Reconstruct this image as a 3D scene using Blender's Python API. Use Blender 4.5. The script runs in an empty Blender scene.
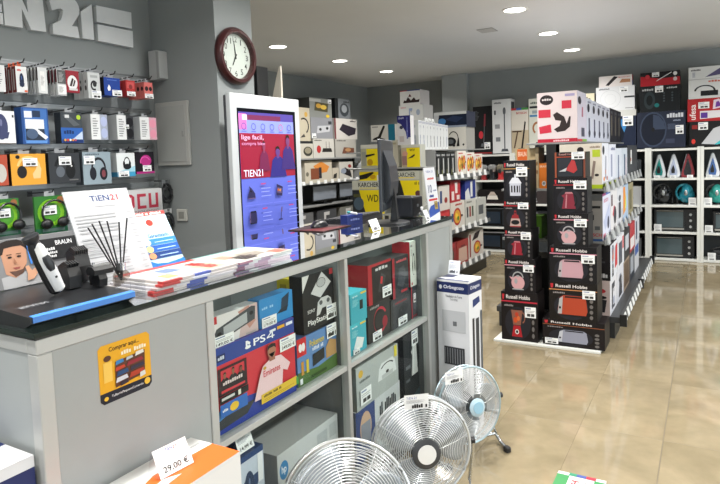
import bpy, bmesh, math, random
from mathutils import Vector, Matrix
random.seed(7)
scene = bpy.context.scene
C = scene.collection
PI = math.pi

# ------------------------------------------------------------------ camera
FPX, PCX, PCY, CAMH = 597.3, 360.0, 199.2, 1.45
def _rot(yaw, pitch, roll):
    cy, sy, cp, sp, cr, sr = math.cos(yaw), math.sin(yaw), math.cos(pitch), math.sin(pitch), math.cos(roll), math.sin(roll)
    B = Matrix(((1,0,0),(0,0,-1),(0,1,0)))
    Rz = Matrix(((cy,-sy,0),(sy,cy,0),(0,0,1)))
    Rx = Matrix(((1,0,0),(0,cp,-sp),(0,sp,cp)))
    Rr = Matrix(((cr,-sr,0),(sr,cr,0),(0,0,1)))
    return Rr @ Rx @ B @ Rz
CM = _rot(math.radians(-30.2), math.radians(4.02), math.radians(-2.05))
cam_data = bpy.data.cameras.new('camera')
cam = bpy.data.objects.new('camera', cam_data)
C.objects.link(cam)
mw = Matrix((( CM[0][0], -CM[1][0], -CM[2][0], 0.0),
             ( CM[0][1], -CM[1][1], -CM[2][1], 0.0),
             ( CM[0][2], -CM[1][2], -CM[2][2], CAMH),
             (0,0,0,1)))
cam.matrix_world = mw
cam_data.sensor_width = 36.0
cam_data.sensor_fit = 'HORIZONTAL'
cam_data.lens = FPX/720*36.0
cam_data.shift_y = -(242-PCY)/720
cam_data.clip_start = 0.05
scene.camera = cam

# a pixel of the photograph gives a direction; the plane it meets gives the distance
def ray(px, py):
    v = Vector(((px-PCX)/FPX, (py-PCY)/FPX, 1.0))
    return CM.transposed() @ v
def atx(px, py, X):
    d = ray(px, py); return Vector((0,0,CAMH)) + d*(X/d.x)
def aty(px, py, Y):
    d = ray(px, py); return Vector((0,0,CAMH)) + d*(Y/d.y)
def atz(px, py, Z):
    d = ray(px, py); return Vector((0,0,CAMH)) + d*((Z-CAMH)/d.z)

# ------------------------------------------------------------------ world, view, daylight
world = bpy.data.worlds.new('sky'); scene.world = world
world.use_nodes = True
bgn = world.node_tree.nodes['Background']
bgn.inputs[0].default_value = (0.80, 0.88, 1.0, 1); bgn.inputs[1].default_value = 0.7
scene.view_settings.view_transform = 'Standard'
scene.view_settings.look = 'None'
scene.view_settings.gamma = 1.0
scene.view_settings.use_curve_mapping = False
scene.view_settings.exposure = -0.75
def area_light(name, loc, rot, sx, sy, power, col):
    l = bpy.data.lights.new(name, 'AREA'); l.shape = 'RECTANGLE'; l.size = sx; l.size_y = sy
    l.energy = power; l.color = col
    o = bpy.data.objects.new(name, l); o.location = loc; o.rotation_euler = rot; C.objects.link(o)
    return o
DAY = (0.90, 0.96, 1.0)
# daylight through the two panes of the shopfront behind the camera
area_light('daylight_shop_window', (1.6, -2.32, 1.25), (PI/2, 0, 0), 2.6, 2.1, 38, DAY)
area_light('daylight_shop_window', (-1.4, -2.32, 1.25), (PI/2, 0, 0), 2.6, 2.1, 20, DAY)
# daylight through the side shop window on the right
area_light('daylight_side_window', (3.42, 4.4, 1.3), (PI/2, 0, PI/2), 6.0, 2.0, 190, DAY)

# ------------------------------------------------------------------ materials
_mats = {}
def srgb(h):
    if isinstance(h, str):
        h = h.lstrip('#'); v = [int(h[i:i+2], 16)/255 for i in (0,2,4)]
    else: v = h
    return tuple(((c/12.92) if c <= 0.04045 else ((c+0.055)/1.055)**2.4) for c in v)
def mat(col, rough=0.5, metal=0.0, spec=0.5, emit=0.0, grain=0.0, scale=40, bump=0.0):
    key = (col if isinstance(col, str) else tuple(col), rough, metal, spec, emit, grain, scale, bump)
    if key in _mats: return _mats[key]
    m = bpy.data.materials.new('m_%s_%d' % (str(col).strip('#'), len(_mats)))
    m.use_nodes = True
    nt = m.node_tree; b = nt.nodes['Principled BSDF']
    c = srgb(col)
    b.inputs['Base Color'].default_value = (*c, 1)
    b.inputs['Roughness'].default_value = rough
    b.inputs['Metallic'].default_value = metal
    b.inputs['Specular IOR Level'].default_value = spec
    if emit:
        b.inputs['Emission Color'].default_value = (*c, 1); b.inputs['Emission Strength'].default_value = emit
    if grain or bump:
        tc = nt.nodes.new('ShaderNodeTexCoord'); no = nt.nodes.new('ShaderNodeTexNoise')
        no.inputs['Scale'].default_value = scale; no.inputs['Detail'].default_value = 4
        nt.links.new(tc.outputs['Object'], no.inputs['Vector'])
        if grain:
            mx = nt.nodes.new('ShaderNodeMix'); mx.data_type = 'RGBA'
            mx.inputs[6].default_value = (*[x*(1-grain) for x in c], 1)
            mx.inputs[7].default_value = (*[min(1, x*(1+grain)) for x in c], 1)
            nt.links.new(no.outputs['Fac'], mx.inputs[0]); nt.links.new(mx.outputs[2], b.inputs['Base Color'])
        if bump:
            bp = nt.nodes.new('ShaderNodeBump'); bp.inputs['Strength'].default_value = bump; bp.inputs['Distance'].default_value = 0.002
            nt.links.new(no.outputs['Fac'], bp.inputs['Height']); nt.links.new(bp.outputs['Normal'], b.inputs['Normal'])
    _mats[key] = m
    return m
def card(col): return mat(col, 0.38, spec=0.4)
def glass_mat(name, tint, refl=1.0, rough=0.0):
    m = bpy.data.materials.new(name); m.use_nodes = True; nt = m.node_tree
    nt.nodes.clear()
    out = nt.nodes.new('ShaderNodeOutputMaterial'); mx = nt.nodes.new('ShaderNodeMixShader')
    tr = nt.nodes.new('ShaderNodeBsdfTransparent'); gl = nt.nodes.new('ShaderNodeBsdfGlossy'); fr = nt.nodes.new('ShaderNodeFresnel')
    ge = nt.nodes.new('ShaderNodeNewGeometry'); mp = nt.nodes.new('ShaderNodeMath'); mp.operation = 'MULTIPLY'; mp.inputs[1].default_value = refl
    ml = nt.nodes.new('ShaderNodeMath'); ml.operation = 'SUBTRACT'; ml.inputs[0].default_value = 1.0
    m2 = nt.nodes.new('ShaderNodeMath'); m2.operation = 'MULTIPLY'
    tr.inputs[0].default_value = (*tint, 1); gl.inputs['Roughness'].default_value = rough; gl.inputs[0].default_value = (1,1,1,1)
    fr.inputs[0].default_value = 1.5
    nt.links.new(fr.outputs[0], mp.inputs[0])
    nt.links.new(ge.outputs['Backfacing'], ml.inputs[1])
    nt.links.new(mp.outputs[0], m2.inputs[0]); nt.links.new(ml.outputs[0], m2.inputs[1])
    nt.links.new(m2.outputs[0], mx.inputs[0]); nt.links.new(tr.outputs[0], mx.inputs[1]); nt.links.new(gl.outputs[0], mx.inputs[2])
    nt.links.new(mx.outputs[0], out.inputs[0])
    return m
M_GLASS = glass_mat('clear_glass', (0.95,0.97,0.96), 0.28)
M_TOPGLASS = glass_mat('counter_top_glass', (0.80,0.86,0.84), 2.2)
M_ACRYL = glass_mat('acrylic', (0.95,0.96,0.97), 1.0)

# ------------------------------------------------------------------ mesh helpers
class MB:
    def __init__(s): s.v = []; s.f = []; s.m = []; s.T = Matrix.Identity(4)
    def add(s, vs, fs, mi=0):
        b = len(s.v); s.v += [tuple(s.T @ Vector(p)) for p in vs]
        s.f += [tuple(b+i for i in f) for f in fs]; s.m += [mi]*len(fs); return s
    def box(s, x0, y0, z0, x1, y1, z1, mi=0, ch=0.0):
        if ch <= 0:
            return s.add([(x0,y0,z0),(x1,y0,z0),(x1,y1,z0),(x0,y1,z0),(x0,y0,z1),(x1,y0,z1),(x1,y1,z1),(x0,y1,z1)],
                  [(0,3,2,1),(4,5,6,7),(0,1,5,4),(1,2,6,5),(2,3,7,6),(3,0,4,7)], mi)
        bm = bmesh.new(); bmesh.ops.create_cube(bm, size=1)
        for v in bm.verts: v.co = ((x0+x1)/2+v.co.x*(x1-x0), (y0+y1)/2+v.co.y*(y1-y0), (z0+z1)/2+v.co.z*(z1-z0))
        bmesh.ops.bevel(bm, geom=bm.edges[:], offset=ch, segments=2 if ch > 0.004 else 1, affect='EDGES', profile=0.6)
        return s.bm(bm, mi)
    def bm(s, bm, mi=0):
        bm.verts.index_update()
        vs = [tuple(v.co) for v in bm.verts]; fs = [tuple(v.index for v in f.verts) for f in bm.faces]
        bm.free(); return s.add(vs, fs, mi)
    def prism(s, poly, a, b, axis='y', mi=0):
        n = len(poly)
        def P(p, t): return {'x': (t,p[0],p[1]), 'y': (p[0],t,p[1]), 'z': (p[0],p[1],t)}[axis]
        vs = [P(p, a) for p in poly] + [P(p, b) for p in poly]
        fs = [tuple(range(n)), tuple(range(2*n-1, n-1, -1))] + [(i, n+i, n+(i+1)%n, (i+1)%n) for i in range(n)]
        return s.add(vs, fs, mi)
    def lathe(s, prof, n=24, mi=0, cap=True, axis='z', c=(0,0,0)):
        vs = []; fs = []
        for r, h in prof:
            for k in range(n):
                a = 2*PI*k/n; x, y = r*math.cos(a), r*math.sin(a)
                vs.append({'z': (c[0]+x,c[1]+y,c[2]+h), 'y': (c[0]+x,c[1]+h,c[2]+y), 'x': (c[0]+h,c[1]+x,c[2]+y)}[axis])
        for j in range(len(prof)-1):
            for k in range(n): fs.append((j*n+k, j*n+(k+1)%n, (j+1)*n+(k+1)%n, (j+1)*n+k))
        if cap: fs.append(tuple(range(n-1,-1,-1))); fs.append(tuple((len(prof)-1)*n+k for k in range(n)))
        return s.add(vs, fs, mi)
    def tube(s, pts, r, n=8, mi=0, closed=False):
        pts = [Vector(p) for p in pts]; m = len(pts); vs = []; fs = []
        rr = r if isinstance(r, (list, tuple)) else [r]*m
        for i, p in enumerate(pts):
            if closed: t = pts[(i+1) % m]-pts[i-1]
            else: t = pts[min(i+1, m-1)]-pts[max(i-1, 0)]
            t.normalize()
            up = Vector((0,0,1)) if abs(t.z) < 0.9 else Vector((0,1,0))
            a = t.cross(up).normalized(); b = a.cross(t)
            for k in range(n):
                q = 2*PI*k/n; vs.append(tuple(p + rr[i]*(math.cos(q)*a+math.sin(q)*b)))
        for i in range(m if closed else m-1):
            j = (i+1) % m
            for k in range(n): fs.append((i*n+k, i*n+(k+1)%n, j*n+(k+1)%n, j*n+k))
        if not closed: fs.append(tuple(range(n-1,-1,-1))); fs.append(tuple((m-1)*n+k for k in range(n)))
        return s.add(vs, fs, mi)
    def ring(s, R, r, n=48, k=5, y=0, c=(0,0), mi=0):      # a ring around the local y axis
        return s.tube([(c[0]+R*math.cos(2*PI*i/n), y, c[1]+R*math.sin(2*PI*i/n)) for i in range(n)], r, k, mi, True)
    def ball(s, c, rx, ry, rz, n=16, mi=0):
        prof = []
        vs = []; fs = []; m = n//2
        for j in range(m+1):
            ph = PI*j/m
            for k in range(n):
                th = 2*PI*k/n; vs.append((c[0]+rx*math.sin(ph)*math.cos(th), c[1]+ry*math.sin(ph)*math.sin(th), c[2]-rz*math.cos(ph)))
        for j in range(m):
            for k in range(n): fs.append((j*n+k, j*n+(k+1)%n, (j+1)*n+(k+1)%n, (j+1)*n+k))
        return s.add(vs, fs, mi)
    def mesh(s, name, mats, smooth=False):
        me = bpy.data.meshes.new(name); me.from_pydata(s.v, [], s.f)
        for m in (mats if isinstance(mats, (list, tuple)) else [mats]): me.materials.append(m)
        if any(s.m): me.polygons.foreach_set('material_index', s.m)
        if smooth:
            me.polygons.foreach_set('use_smooth', [True]*len(s.f)); me.update()
            try: me.set_sharp_from_angle(angle=math.radians(38))
            except Exception: pass
        me.update(); return me
    def build(s, name, mats, parent=None, smooth=False):
        return link(name, s.mesh(name, mats, smooth), parent)
def link(name, me, parent=None):
    o = bpy.data.objects.new(name, me); C.objects.link(o)
    if parent: o.parent = parent
    return o
def tagp(o, label=None, cat=None, group=None, kind=None):
    if label: o['label'] = label
    if cat: o['category'] = cat
    if group: o['group'] = group
    if kind: o['kind'] = kind
    return o
def thing(name, label, cat, loc=(0,0,0), rz=0, group=None):
    o = bpy.data.objects.new(name, None); C.objects.link(o); o.empty_display_size = 0.05
    o.location = loc; o.rotation_euler = (0,0,rz)
    return tagp(o, label, cat, group)
def struct(name, mb, mats, parent=None):
    o = mb.build(name, mats, parent)
    if not parent: o['kind'] = 'structure'
    return o
def dup(root, loc, label=None, rz=None):
    r = root.copy(); C.objects.link(r); r.location = loc
    if rz is not None: r.rotation_euler = (0,0,rz)
    if label: r['label'] = label
    for ch in list(root.children):
        c = ch.copy(); C.objects.link(c); c.parent = r
        for g in list(ch.children):
            d = g.copy(); C.objects.link(d); d.parent = c
    return r

# ------------------------------------------------------------------ flat print on cartons
_txt = {}
def text2d(s):
    if s in _txt: return _txt[s]
    cu = bpy.data.curves.new('t', 'FONT'); cu.body = s; cu.resolution_u = 3; cu.offset = 0.005 if any(c.isdigit() for c in s) else 0.014
    ob = bpy.data.objects.new('t', cu)
    me = bpy.data.meshes.new_from_object(ob)
    vs = [(v.co.x, v.co.y) for v in me.vertices]; fs = [tuple(p.vertices) for p in me.polygons]
    bpy.data.objects.remove(ob); bpy.data.meshes.remove(me); bpy.data.curves.remove(cu)
    x0 = min(v[0] for v in vs); x1 = max(v[0] for v in vs); y0 = min(v[1] for v in vs); y1 = max(v[1] for v in vs)
    vs = [((x-x0)/max(1e-6, x1-x0), (y-y0)/max(1e-6, y1-y0)) for x, y in vs]
    _txt[s] = (vs, fs); return _txt[s]
def K(name, c='333333', c2='888888'):     # small product pictures in a unit square
    d = '1c1c1e'
    if name == 'kettle': return [('p',[(.12,.08),(.88,.08),(.74,.82),(.28,.82)],c), ('p',[(.28,.82),(.74,.82),(.68,.9),(.34,.9)],c2), ('p',[(.28,.8),(.1,.72),(.25,.6)],c), ('a',.78,.5,.2,.3,.06,-80,80,d), ('r',.1,.0,.9,.08,d), ('p',[(.3,.12),(.38,.12),(.42,.78),(.36,.78)],c2)]
    if name == 'rkettle': return [('o',.48,.36,.4,.36,c), ('a',.48,.62,.34,.32,.07,0,180,c2), ('p',[(.1,.5),(-.04,.66),(.2,.62)],c), ('o',.48,.7,.1,.05,c2), ('r',.14,.0,.82,.06,c2), ('o',.36,.44,.1,.14,c2)]
    if name == 'toaster': return [('p',[(.05,.1),(.95,.1),(1,.3),(.95,.86),(.85,.96),(.2,.96),(.08,.86),(0,.3)],c), ('p',[(.0,.12),(.14,.12),(.18,.92),(.06,.8)],c2), ('p',[(.24,.86),(.86,.86),(.84,.93),(.26,.93)],d), ('r',.08,.03,.92,.1,d), ('o',.08,.4,.035,.06,d)]
    if name == 'blender': return [('p',[(.28,.42),(.66,.42),(.76,.95),(.18,.95)],c2), ('r',.3,.95,.64,1,d), ('p',[(.2,.0),(.74,.0),(.64,.4),(.3,.4)],c), ('o',.47,.18,.1,.09,'d8d8d8'), ('o',.47,.18,.06,.055,d), ('a',.76,.7,.14,.2,.04,-90,90,c2), ('o',.4,.6,.1,.1,'c9502a'), ('o',.55,.66,.08,.09,'cf6a3a'), ('o',.47,.8,.09,.08,'b8402a')]
    if name == 'juicer': return [('p',[(.1,.05),(.9,.05),(.8,.5),(.2,.5)],c2), ('p',[(.22,.5),(.78,.5),(.7,.72),(.3,.72)],c), ('p',[(.4,.72),(.6,.72),(.56,.98),(.44,.98)],c), ('r',.12,.0,.88,.06,c), ('o',.5,.28,.3,.14,d), ('o',.5,.85,.05,.05,d)]
    if name == 'steamer': return [('p',[(.12,.05),(.88,.05),(.9,.6),(.1,.6)],c), ('p',[(.04,.6),(.96,.6),(.7,.85),(.3,.85)],c2), ('r',.44,.85,.56,1,c2), ('r',.2,.2,.3,.5,d), ('r',.4,.2,.5,.5,d), ('r',.6,.2,.7,.5,d), ('r',.78,.2,.84,.5,d)]
    if name == 'stick': return [('p',[(.42,.1),(.52,.1),(.62,.62),(.54,.62)],c), ('p',[(.5,.6),(.7,.62),(.76,.98),(.58,.98)],c2), ('p',[(.1,.0),(.75,.0),(.66,.1),(.2,.1)],c)]
    if name == 'canister': return [('o',.4,.3,.38,.26,c), ('o',.4,.3,.2,.14,c2), ('a',.6,.5,.34,.4,.05,0,150,c), ('p',[(.9,.5),(.97,.5),(1,.02),(.8,.02)],c), ('o',.16,.08,.1,.08,d), ('o',.62,.08,.1,.08,d)]
    if name == 'headphones': return [('a',.5,.5,.38,.44,.09,-10,190,c), ('o',.2,.3,.17,.26,c), ('o',.74,.28,.2,.26,c), ('o',.74,.28,.1,.15,c2)]
    if name == 'headset': return [('a',.5,.45,.3,.44,.06,-20,200,c), ('o',.22,.4,.1,.22,c), ('o',.76,.4,.1,.22,c), ('a',.42,.3,.28,.26,.03,180,290,c)]
    if name == 'mouse': return [('o',.5,.5,.34,.5,c), ('o',.5,.66,.06,.14,c2), ('p',[(.1,.3),(.9,.3),(.8,.05),(.2,.05)],c)]
    if name == 'iron': return [('p',[(.0,.1),(1,.1),(.95,.4),(.5,.8),(.2,.95),(.25,.75),(.05,.4)],c), ('p',[(.3,.55),(.55,.5),(.4,.72)],d), ('p',[(.0,.02),(1,.02),(1,.1),(0,.1)],c2)]
    if name == 'oven': return [('r',.0,.0,1,1,c), ('r',.08,.15,.7,.85,c2), ('o',.85,.75,.05,.08,'cccccc'), ('o',.85,.5,.05,.08,'cccccc'), ('o',.85,.25,.05,.08,'cccccc')]
    if name == 'handheld': return [('p',[(.02,.0),(.98,.42),(1,.95),(.9,1),(.04,.55),(0,.4)],c), ('p',[(.2,.14),(.78,.4),(.78,.82),(.2,.55)],c2), ('o',.1,.34,.05,.07,d), ('o',.89,.72,.05,.08,d)]
    if name == 'console': return [('p',[(.0,.3),(.45,.05),(1,.5),(.55,.98)],c), ('o',.5,.6,.22,.18,c2), ('a',.5,.6,.22,.18,.02,0,360,d)]
    if name == 'pad': return [('p',[(.0,.0),(.2,.05),(.35,.35),(.65,.35),(.8,.05),(1,.0),(.9,.75),(.7,.95),(.3,.95),(.1,.75)],c), ('o',.28,.68,.1,.13,c2), ('o',.72,.68,.1,.13,c2)]
    if name == 'printer': return [('p',[(.0,.1),(1,.1),(.92,.7),(.8,.9),(.2,.9),(.08,.7)],c), ('a',.5,.55,.36,.26,.07,20,160,d), ('r',.2,.12,.8,.3,c2), ('o',.5,.35,.08,.08,d)]
    if name == 'pan': return [('o',.42,.5,.42,.46,c), ('o',.42,.5,.32,.36,c2), ('o',.36,.56,.12,.14,'e8c23a'), ('o',.5,.4,.1,.12,'4d7a2c'), ('r',.82,.44,1,.56,d)]
    if name == 'robot': return [('o',.5,.5,.5,.5,c), ('o',.5,.5,.45,.45,c2), ('p',[(.5,.5),(.5,.93),(.72,.88),(.9,.7),(.95,.5)],c), ('o',.5,.5,.06,.06,d)]
    if name == 'toothbrush': return [('r',.35,.0,.65,.55,c), ('r',.44,.55,.56,.9,c2), ('o',.5,.93,.12,.07,c), ('o',.5,.35,.08,.04,c2)]
    if name == 'grill': return [('p',[(.0,.1),(.9,.0),(1,.6),(.15,.75)],c), ('p',[(.1,.3),(.85,.22),(.9,.6),(.2,.68)],c2), ('p',[(.1,.75),(1,.6),(1,.7),(.15,.95)],c), ('o',.35,.5,.12,.1,'a8552a'), ('o',.6,.46,.12,.1,'c08a3a')]
    if name == 'coffee': return [('p',[(.1,.0),(.8,.0),(.8,.1),(.35,.12),(.35,.75),(.8,.75),(.85,.98),(.1,.98)],c), ('p',[(.45,.15),(.72,.15),(.75,.4),(.42,.4)],c2), ('r',.52,.6,.62,.75,d)]
    if name == 'person': return [('p',[(.0,.0),(.16,.55),(.34,.68),(.66,.68),(.84,.55),(1,.0)],c), ('r',.43,.62,.57,.75,c2), ('o',.5,.84,.13,.16,c2), ('p',[(.37,.88),(.4,1),(.5,1.03),(.6,1),(.63,.88),(.55,.94),(.45,.94)],'2a1d16')]
    if name == 'lines': return [('r',0,i*.12+.04,.6+.4*((i*37)%7)/7,i*.12+.09,c) for i in range(8)]
    if name == 'dots': return [('o',.5,.12+.25*i,.3,.09,c) for i in range(4)]
    return []
FINE = {'HOCO', 'BLUE', 'WIRELESS', 'GAMING', 'GENESIS', 'MARS', 'HEADSET', 'NGS', 'Go Natural', 'EcoTank', 'TREKSTOR', 'Logo', 'CHAMPIONS', '500', 'PLUS', 'OFERTAS', 'VISA', '9,99 €', '39,90 €', '49,90 €', '44,90 €', '36,99', 'SERVICIO DE GARANTIA', '4000', 'BATIDORA', 'blender', 'braun', 'GRILL', 'KITCHEN', 'COLOURS', 'X-PERT', 'SERIE', 'CONGA', 'ROBOROCK', 'BISSELL', 'tefal', 'Easy', 'Philips', 'magefesa', 'cookware', 'vale mucho', 'promocion', 'regalo', 'hybrid', 'turbo ventila', 'ROTORO', 'tien', 'Afeitado,', 'con confort', 'y precision', 'PC 5', '379,00 €', '59,99 €', "LET'S GO", 'Incluye FIFA 20', '2DS XL', 'rowenta'}
def build_print(name, prims, fmap, parent, emit=0.0, step=0.00022, off=0.0004):
    """prims in face coordinates (u,v in 0..1); fmap(u,v,t) -> local point; one thin printed skin with a colour per shape"""
    mb = MB(); cols = []
    flat = []
    def expand(ps, tf):
        for p in ps:
            k = p[0]
            if k == 'i':
                u0, v0, u1, v1 = p[2:6]
                a = p[6:]
                def tf2(u, v, tf=tf, u0=u0, v0=v0, u1=u1, v1=v1): return tf(u0+u*(u1-u0), v0+v*(v1-v0))
                expand(K(p[1], *a), tf2)
            else: flat.append((p, tf))
    expand(prims, lambda u, v: (u, v))
    t = off
    for p, tf in flat:
        k = p[0]; c = p[-1]
        if c not in cols: cols.append(c)
        mi = cols.index(c); fs = None
        if k == 'r': pts = [(p[1],p[2]),(p[3],p[2]),(p[3],p[4]),(p[1],p[4])]
        elif k == 'o': pts = [(p[1]+p[3]*math.cos(2*PI*i/20), p[2]+p[4]*math.sin(2*PI*i/20)) for i in range(20)]
        elif k == 'p': pts = p[1]
        elif k == 'a':
            _, cu, cv, ru, rv, th, a0, a1, _c = p; n = 18
            o = [(cu+ru*math.cos(math.radians(a0+(a1-a0)*i/n)), cv+rv*math.sin(math.radians(a0+(a1-a0)*i/n))) for i in range(n+1)]
            fk = 1-th/ru; fv = 1-th/max(rv, 1e-4)*(rv/ru)
            q = [(cu+ru*fk*math.cos(math.radians(a0+(a1-a0)*i/n)), cv+rv*fk*math.sin(math.radians(a0+(a1-a0)*i/n))) for i in range(n+1)]
            pts = o+q; fs = [(i, i+1, n+2+i, n+1+i) for i in range(n)]
        elif k == 't' and p[5] in FINE:        # print too small to read in the photograph: word-like blocks
            n = len(p[5]); pts = []; fs = []
            for i, ch in enumerate(p[5]):
                if ch == ' ': continue
                a = p[1]+(p[3]-p[1])*(i+.08)/n; b = p[1]+(p[3]-p[1])*(i+.86)/n; c0 = p[2]; c1 = p[4] if i % 3 else p[2]+(p[4]-p[2])*.78
                q = len(pts); pts += [(a,c0),(b,c0),(b,c1),(a,c1)]; fs.append((q,q+1,q+2,q+3))
        elif k == 't':
            vs, fs = text2d(p[5]); pts = [(p[1]+x*(p[3]-p[1]), p[2]+y*(p[4]-p[2])) for x, y in vs]
        elif k == 'tv':      # text running upwards
            vs, fs = text2d(p[5]); pts = [(p[3]-y*(p[3]-p[1]), p[2]+x*(p[4]-p[2])) for x, y in vs]
        if fs is None: fs = [tuple(range(len(pts)))]
        mb.add([fmap(*tf(u, v), t) for u, v in pts], fs, mi)
        t += step
    if not flat: return None
    return mb.build(name, [mat(c, 0.42, spec=0.22) if not emit else mat(c, 0.25, emit=emit) for c in cols], parent)
def fm_front(w, d, h): return lambda u, v, t: (-w/2+u*w, -t, v*h)
def fm_right(w, d, h): return lambda u, v, t: (w/2+t, u*d, v*h)
def fm_left(w, d, h): return lambda u, v, t: (-w/2-t, d*(1-u), v*h)
def fm_top(w, d, h): return lambda u, v, t: (-w/2+u*w, v*d, h+t)
def price_tag(root, fm, u0, v0, u1, v1, txt=None, off=0.006):
    pr = [('r',u0,v0,u1,v1,'eceeee')]
    du, dv = u1-u0, v1-v0
    pr += [('r',u0+.08*du,v0+.8*dv,u0+.55*du,v0+.9*dv,'7c88a8'), ('r',u0+.08*du,v0+.62*dv,u0+.9*du,v0+.67*dv,'a8a8a8'), ('r',u0+.08*du,v0+.5*dv,u0+.8*du,v0+.55*dv,'a8a8a8')]
    if txt: pr.append(('t',u0+.1*du,v0+.1*dv,u0+.92*du,v0+.42*dv,txt,'202020'))
    else: pr += [('r',u0+.2*du,v0+.12*dv,u0+.5*du,v0+.38*dv,'404040'), ('r',u0+.56*du,v0+.12*dv,u0+.86*du,v0+.38*dv,'404040')]
    return build_print('price_tag', pr, fm, root, off=off)
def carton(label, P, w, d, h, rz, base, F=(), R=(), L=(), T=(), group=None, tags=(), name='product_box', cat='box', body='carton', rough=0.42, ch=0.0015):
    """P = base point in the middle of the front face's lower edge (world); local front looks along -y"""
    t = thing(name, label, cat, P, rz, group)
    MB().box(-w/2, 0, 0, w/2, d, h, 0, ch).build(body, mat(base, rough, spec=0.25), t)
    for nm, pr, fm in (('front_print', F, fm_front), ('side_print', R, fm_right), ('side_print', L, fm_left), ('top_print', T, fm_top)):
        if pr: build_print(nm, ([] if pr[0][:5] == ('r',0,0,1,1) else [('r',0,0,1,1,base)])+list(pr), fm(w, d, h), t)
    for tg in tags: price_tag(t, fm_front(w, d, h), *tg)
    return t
def boxX(label, X, x0, yt, x1, yb, d, base, z0=None, h=None, ylim=None, **k):
    """box facing +X (the aisle) on plane X, read from pixels: left edge x0 (top yt, bottom yb), right edge x1"""
    A = atx(x0, yb, X); B = atx(x0, yt, X); D = atx(x1, yb, X)
    y0 = (A.y+B.y)/2; w = D.y-A.y
    if ylim: y1 = min(y0+w, ylim[1]); y0 = max(y0, ylim[0]); w = y1-y0
    zz = A.z if z0 is None else z0
    hh = (B.z-A.z if z0 is None else B.z-z0) if h is None else h
    return carton(label, (X, y0+w/2, zz), w, d, hh, PI/2, base, **k)
def boxY(label, Y, x0, yt, x1, yb, d, base, z0=None, h=None, **k):
    """box facing -Y (the camera's side) on plane Y"""
    A = aty(x0, yb, Y); B = aty(x0, yt, Y); D = aty(x1, yb, Y)
    xa = (A.x+B.x)/2; w = D.x-A.x
    zz = A.z if z0 is None else z0
    hh = (B.z-A.z if z0 is None else B.z-z0) if h is None else h
    return carton(label, (xa+w/2, Y, zz), w, d, hh, 0, base, **k)
# ------------------------------------------------------------------ setting
CEIL = 2.65
def paint(name, col, var=0.06, rough=0.75, scale=3.0):
    return mat(col, rough, spec=0.3, grain=var, scale=scale, bump=0.15)
M_WALL = paint('grey_paint', '8b9090')
M_CEIL = paint('white_paint', 'cfd1d2', 0.03)
def marble():
    m = bpy.data.materials.new('beige_marble'); m.use_nodes = True; nt = m.node_tree; b = nt.nodes['Principled BSDF']
    tc = nt.nodes.new('ShaderNodeTexCoord'); oi = nt.nodes.new('ShaderNodeObjectInfo')
    ge = nt.nodes.new('ShaderNodeNewGeometry')
    ad = nt.nodes.new('ShaderNodeVectorMath'); ad.operation = 'ADD'
    sc = nt.nodes.new('ShaderNodeVectorMath'); sc.operation = 'SCALE'; sc.inputs['Scale'].default_value = 9.0
    cm = nt.nodes.new('ShaderNodeCombineXYZ')
    for i in range(3): nt.links.new(oi.outputs['Random'], cm.inputs[i])
    nt.links.new(cm.outputs[0], sc.inputs[0]); nt.links.new(ge.outputs['Position'], ad.inputs[0]); nt.links.new(sc.outputs[0], ad.inputs[1])
    n1 = nt.nodes.new('ShaderNodeTexNoise'); n1.inputs['Scale'].default_value = 2.4; n1.inputs['Detail'].default_value = 8; n1.inputs['Distortion'].default_value = 1.2
    n2 = nt.nodes.new('ShaderNodeTexNoise'); n2.inputs['Scale'].default_value = 14; n2.inputs['Detail'].default_value = 6
    nt.links.new(ad.outputs[0], n1.inputs['Vector']); nt.links.new(ad.outputs[0], n2.inputs['Vector'])
    r1 = nt.nodes.new('ShaderNodeValToRGB'); e = r1.color_ramp.elements
    e[0].position = 0.3; e[0].color = (*srgb('82775f'), 1); e[1].position = 0.72; e[1].color = (*srgb('9b8e74'), 1)
    k = r1.color_ramp.elements.new(0.5); k.color = (*srgb('8f836a'), 1)
    nt.links.new(n1.outputs['Fac'], r1.inputs[0])
    mx = nt.nodes.new('ShaderNodeMix'); mx.data_type = 'RGBA'; mx.blend_type = 'OVERLAY'; mx.inputs[0].default_value = 0.15
    nt.links.new(r1.outputs[0], mx.inputs[6]); nt.links.new(n2.outputs['Fac'], mx.inputs[7])
    hs = nt.nodes.new('ShaderNodeHueSaturation'); nt.links.new(mx.outputs[2], hs.inputs['Color'])
    mr = nt.nodes.new('ShaderNodeMapRange'); mr.inputs[3].default_value = 0.96; mr.inputs[4].default_value = 1.03
    nt.links.new(oi.outputs['Random'], mr.inputs[0]); nt.links.new(mr.outputs[0], hs.inputs['Value'])
    nt.links.new(hs.outputs[0], b.inputs['Base Color'])
    b.inputs['Roughness'].default_value = 0.07; b.inputs['Specular IOR Level'].default_value = 0.55
    return m
XW, XR, YF, YB, XRL = -2.84, 3.4, -2.3, 8.75, -5.1
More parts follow.
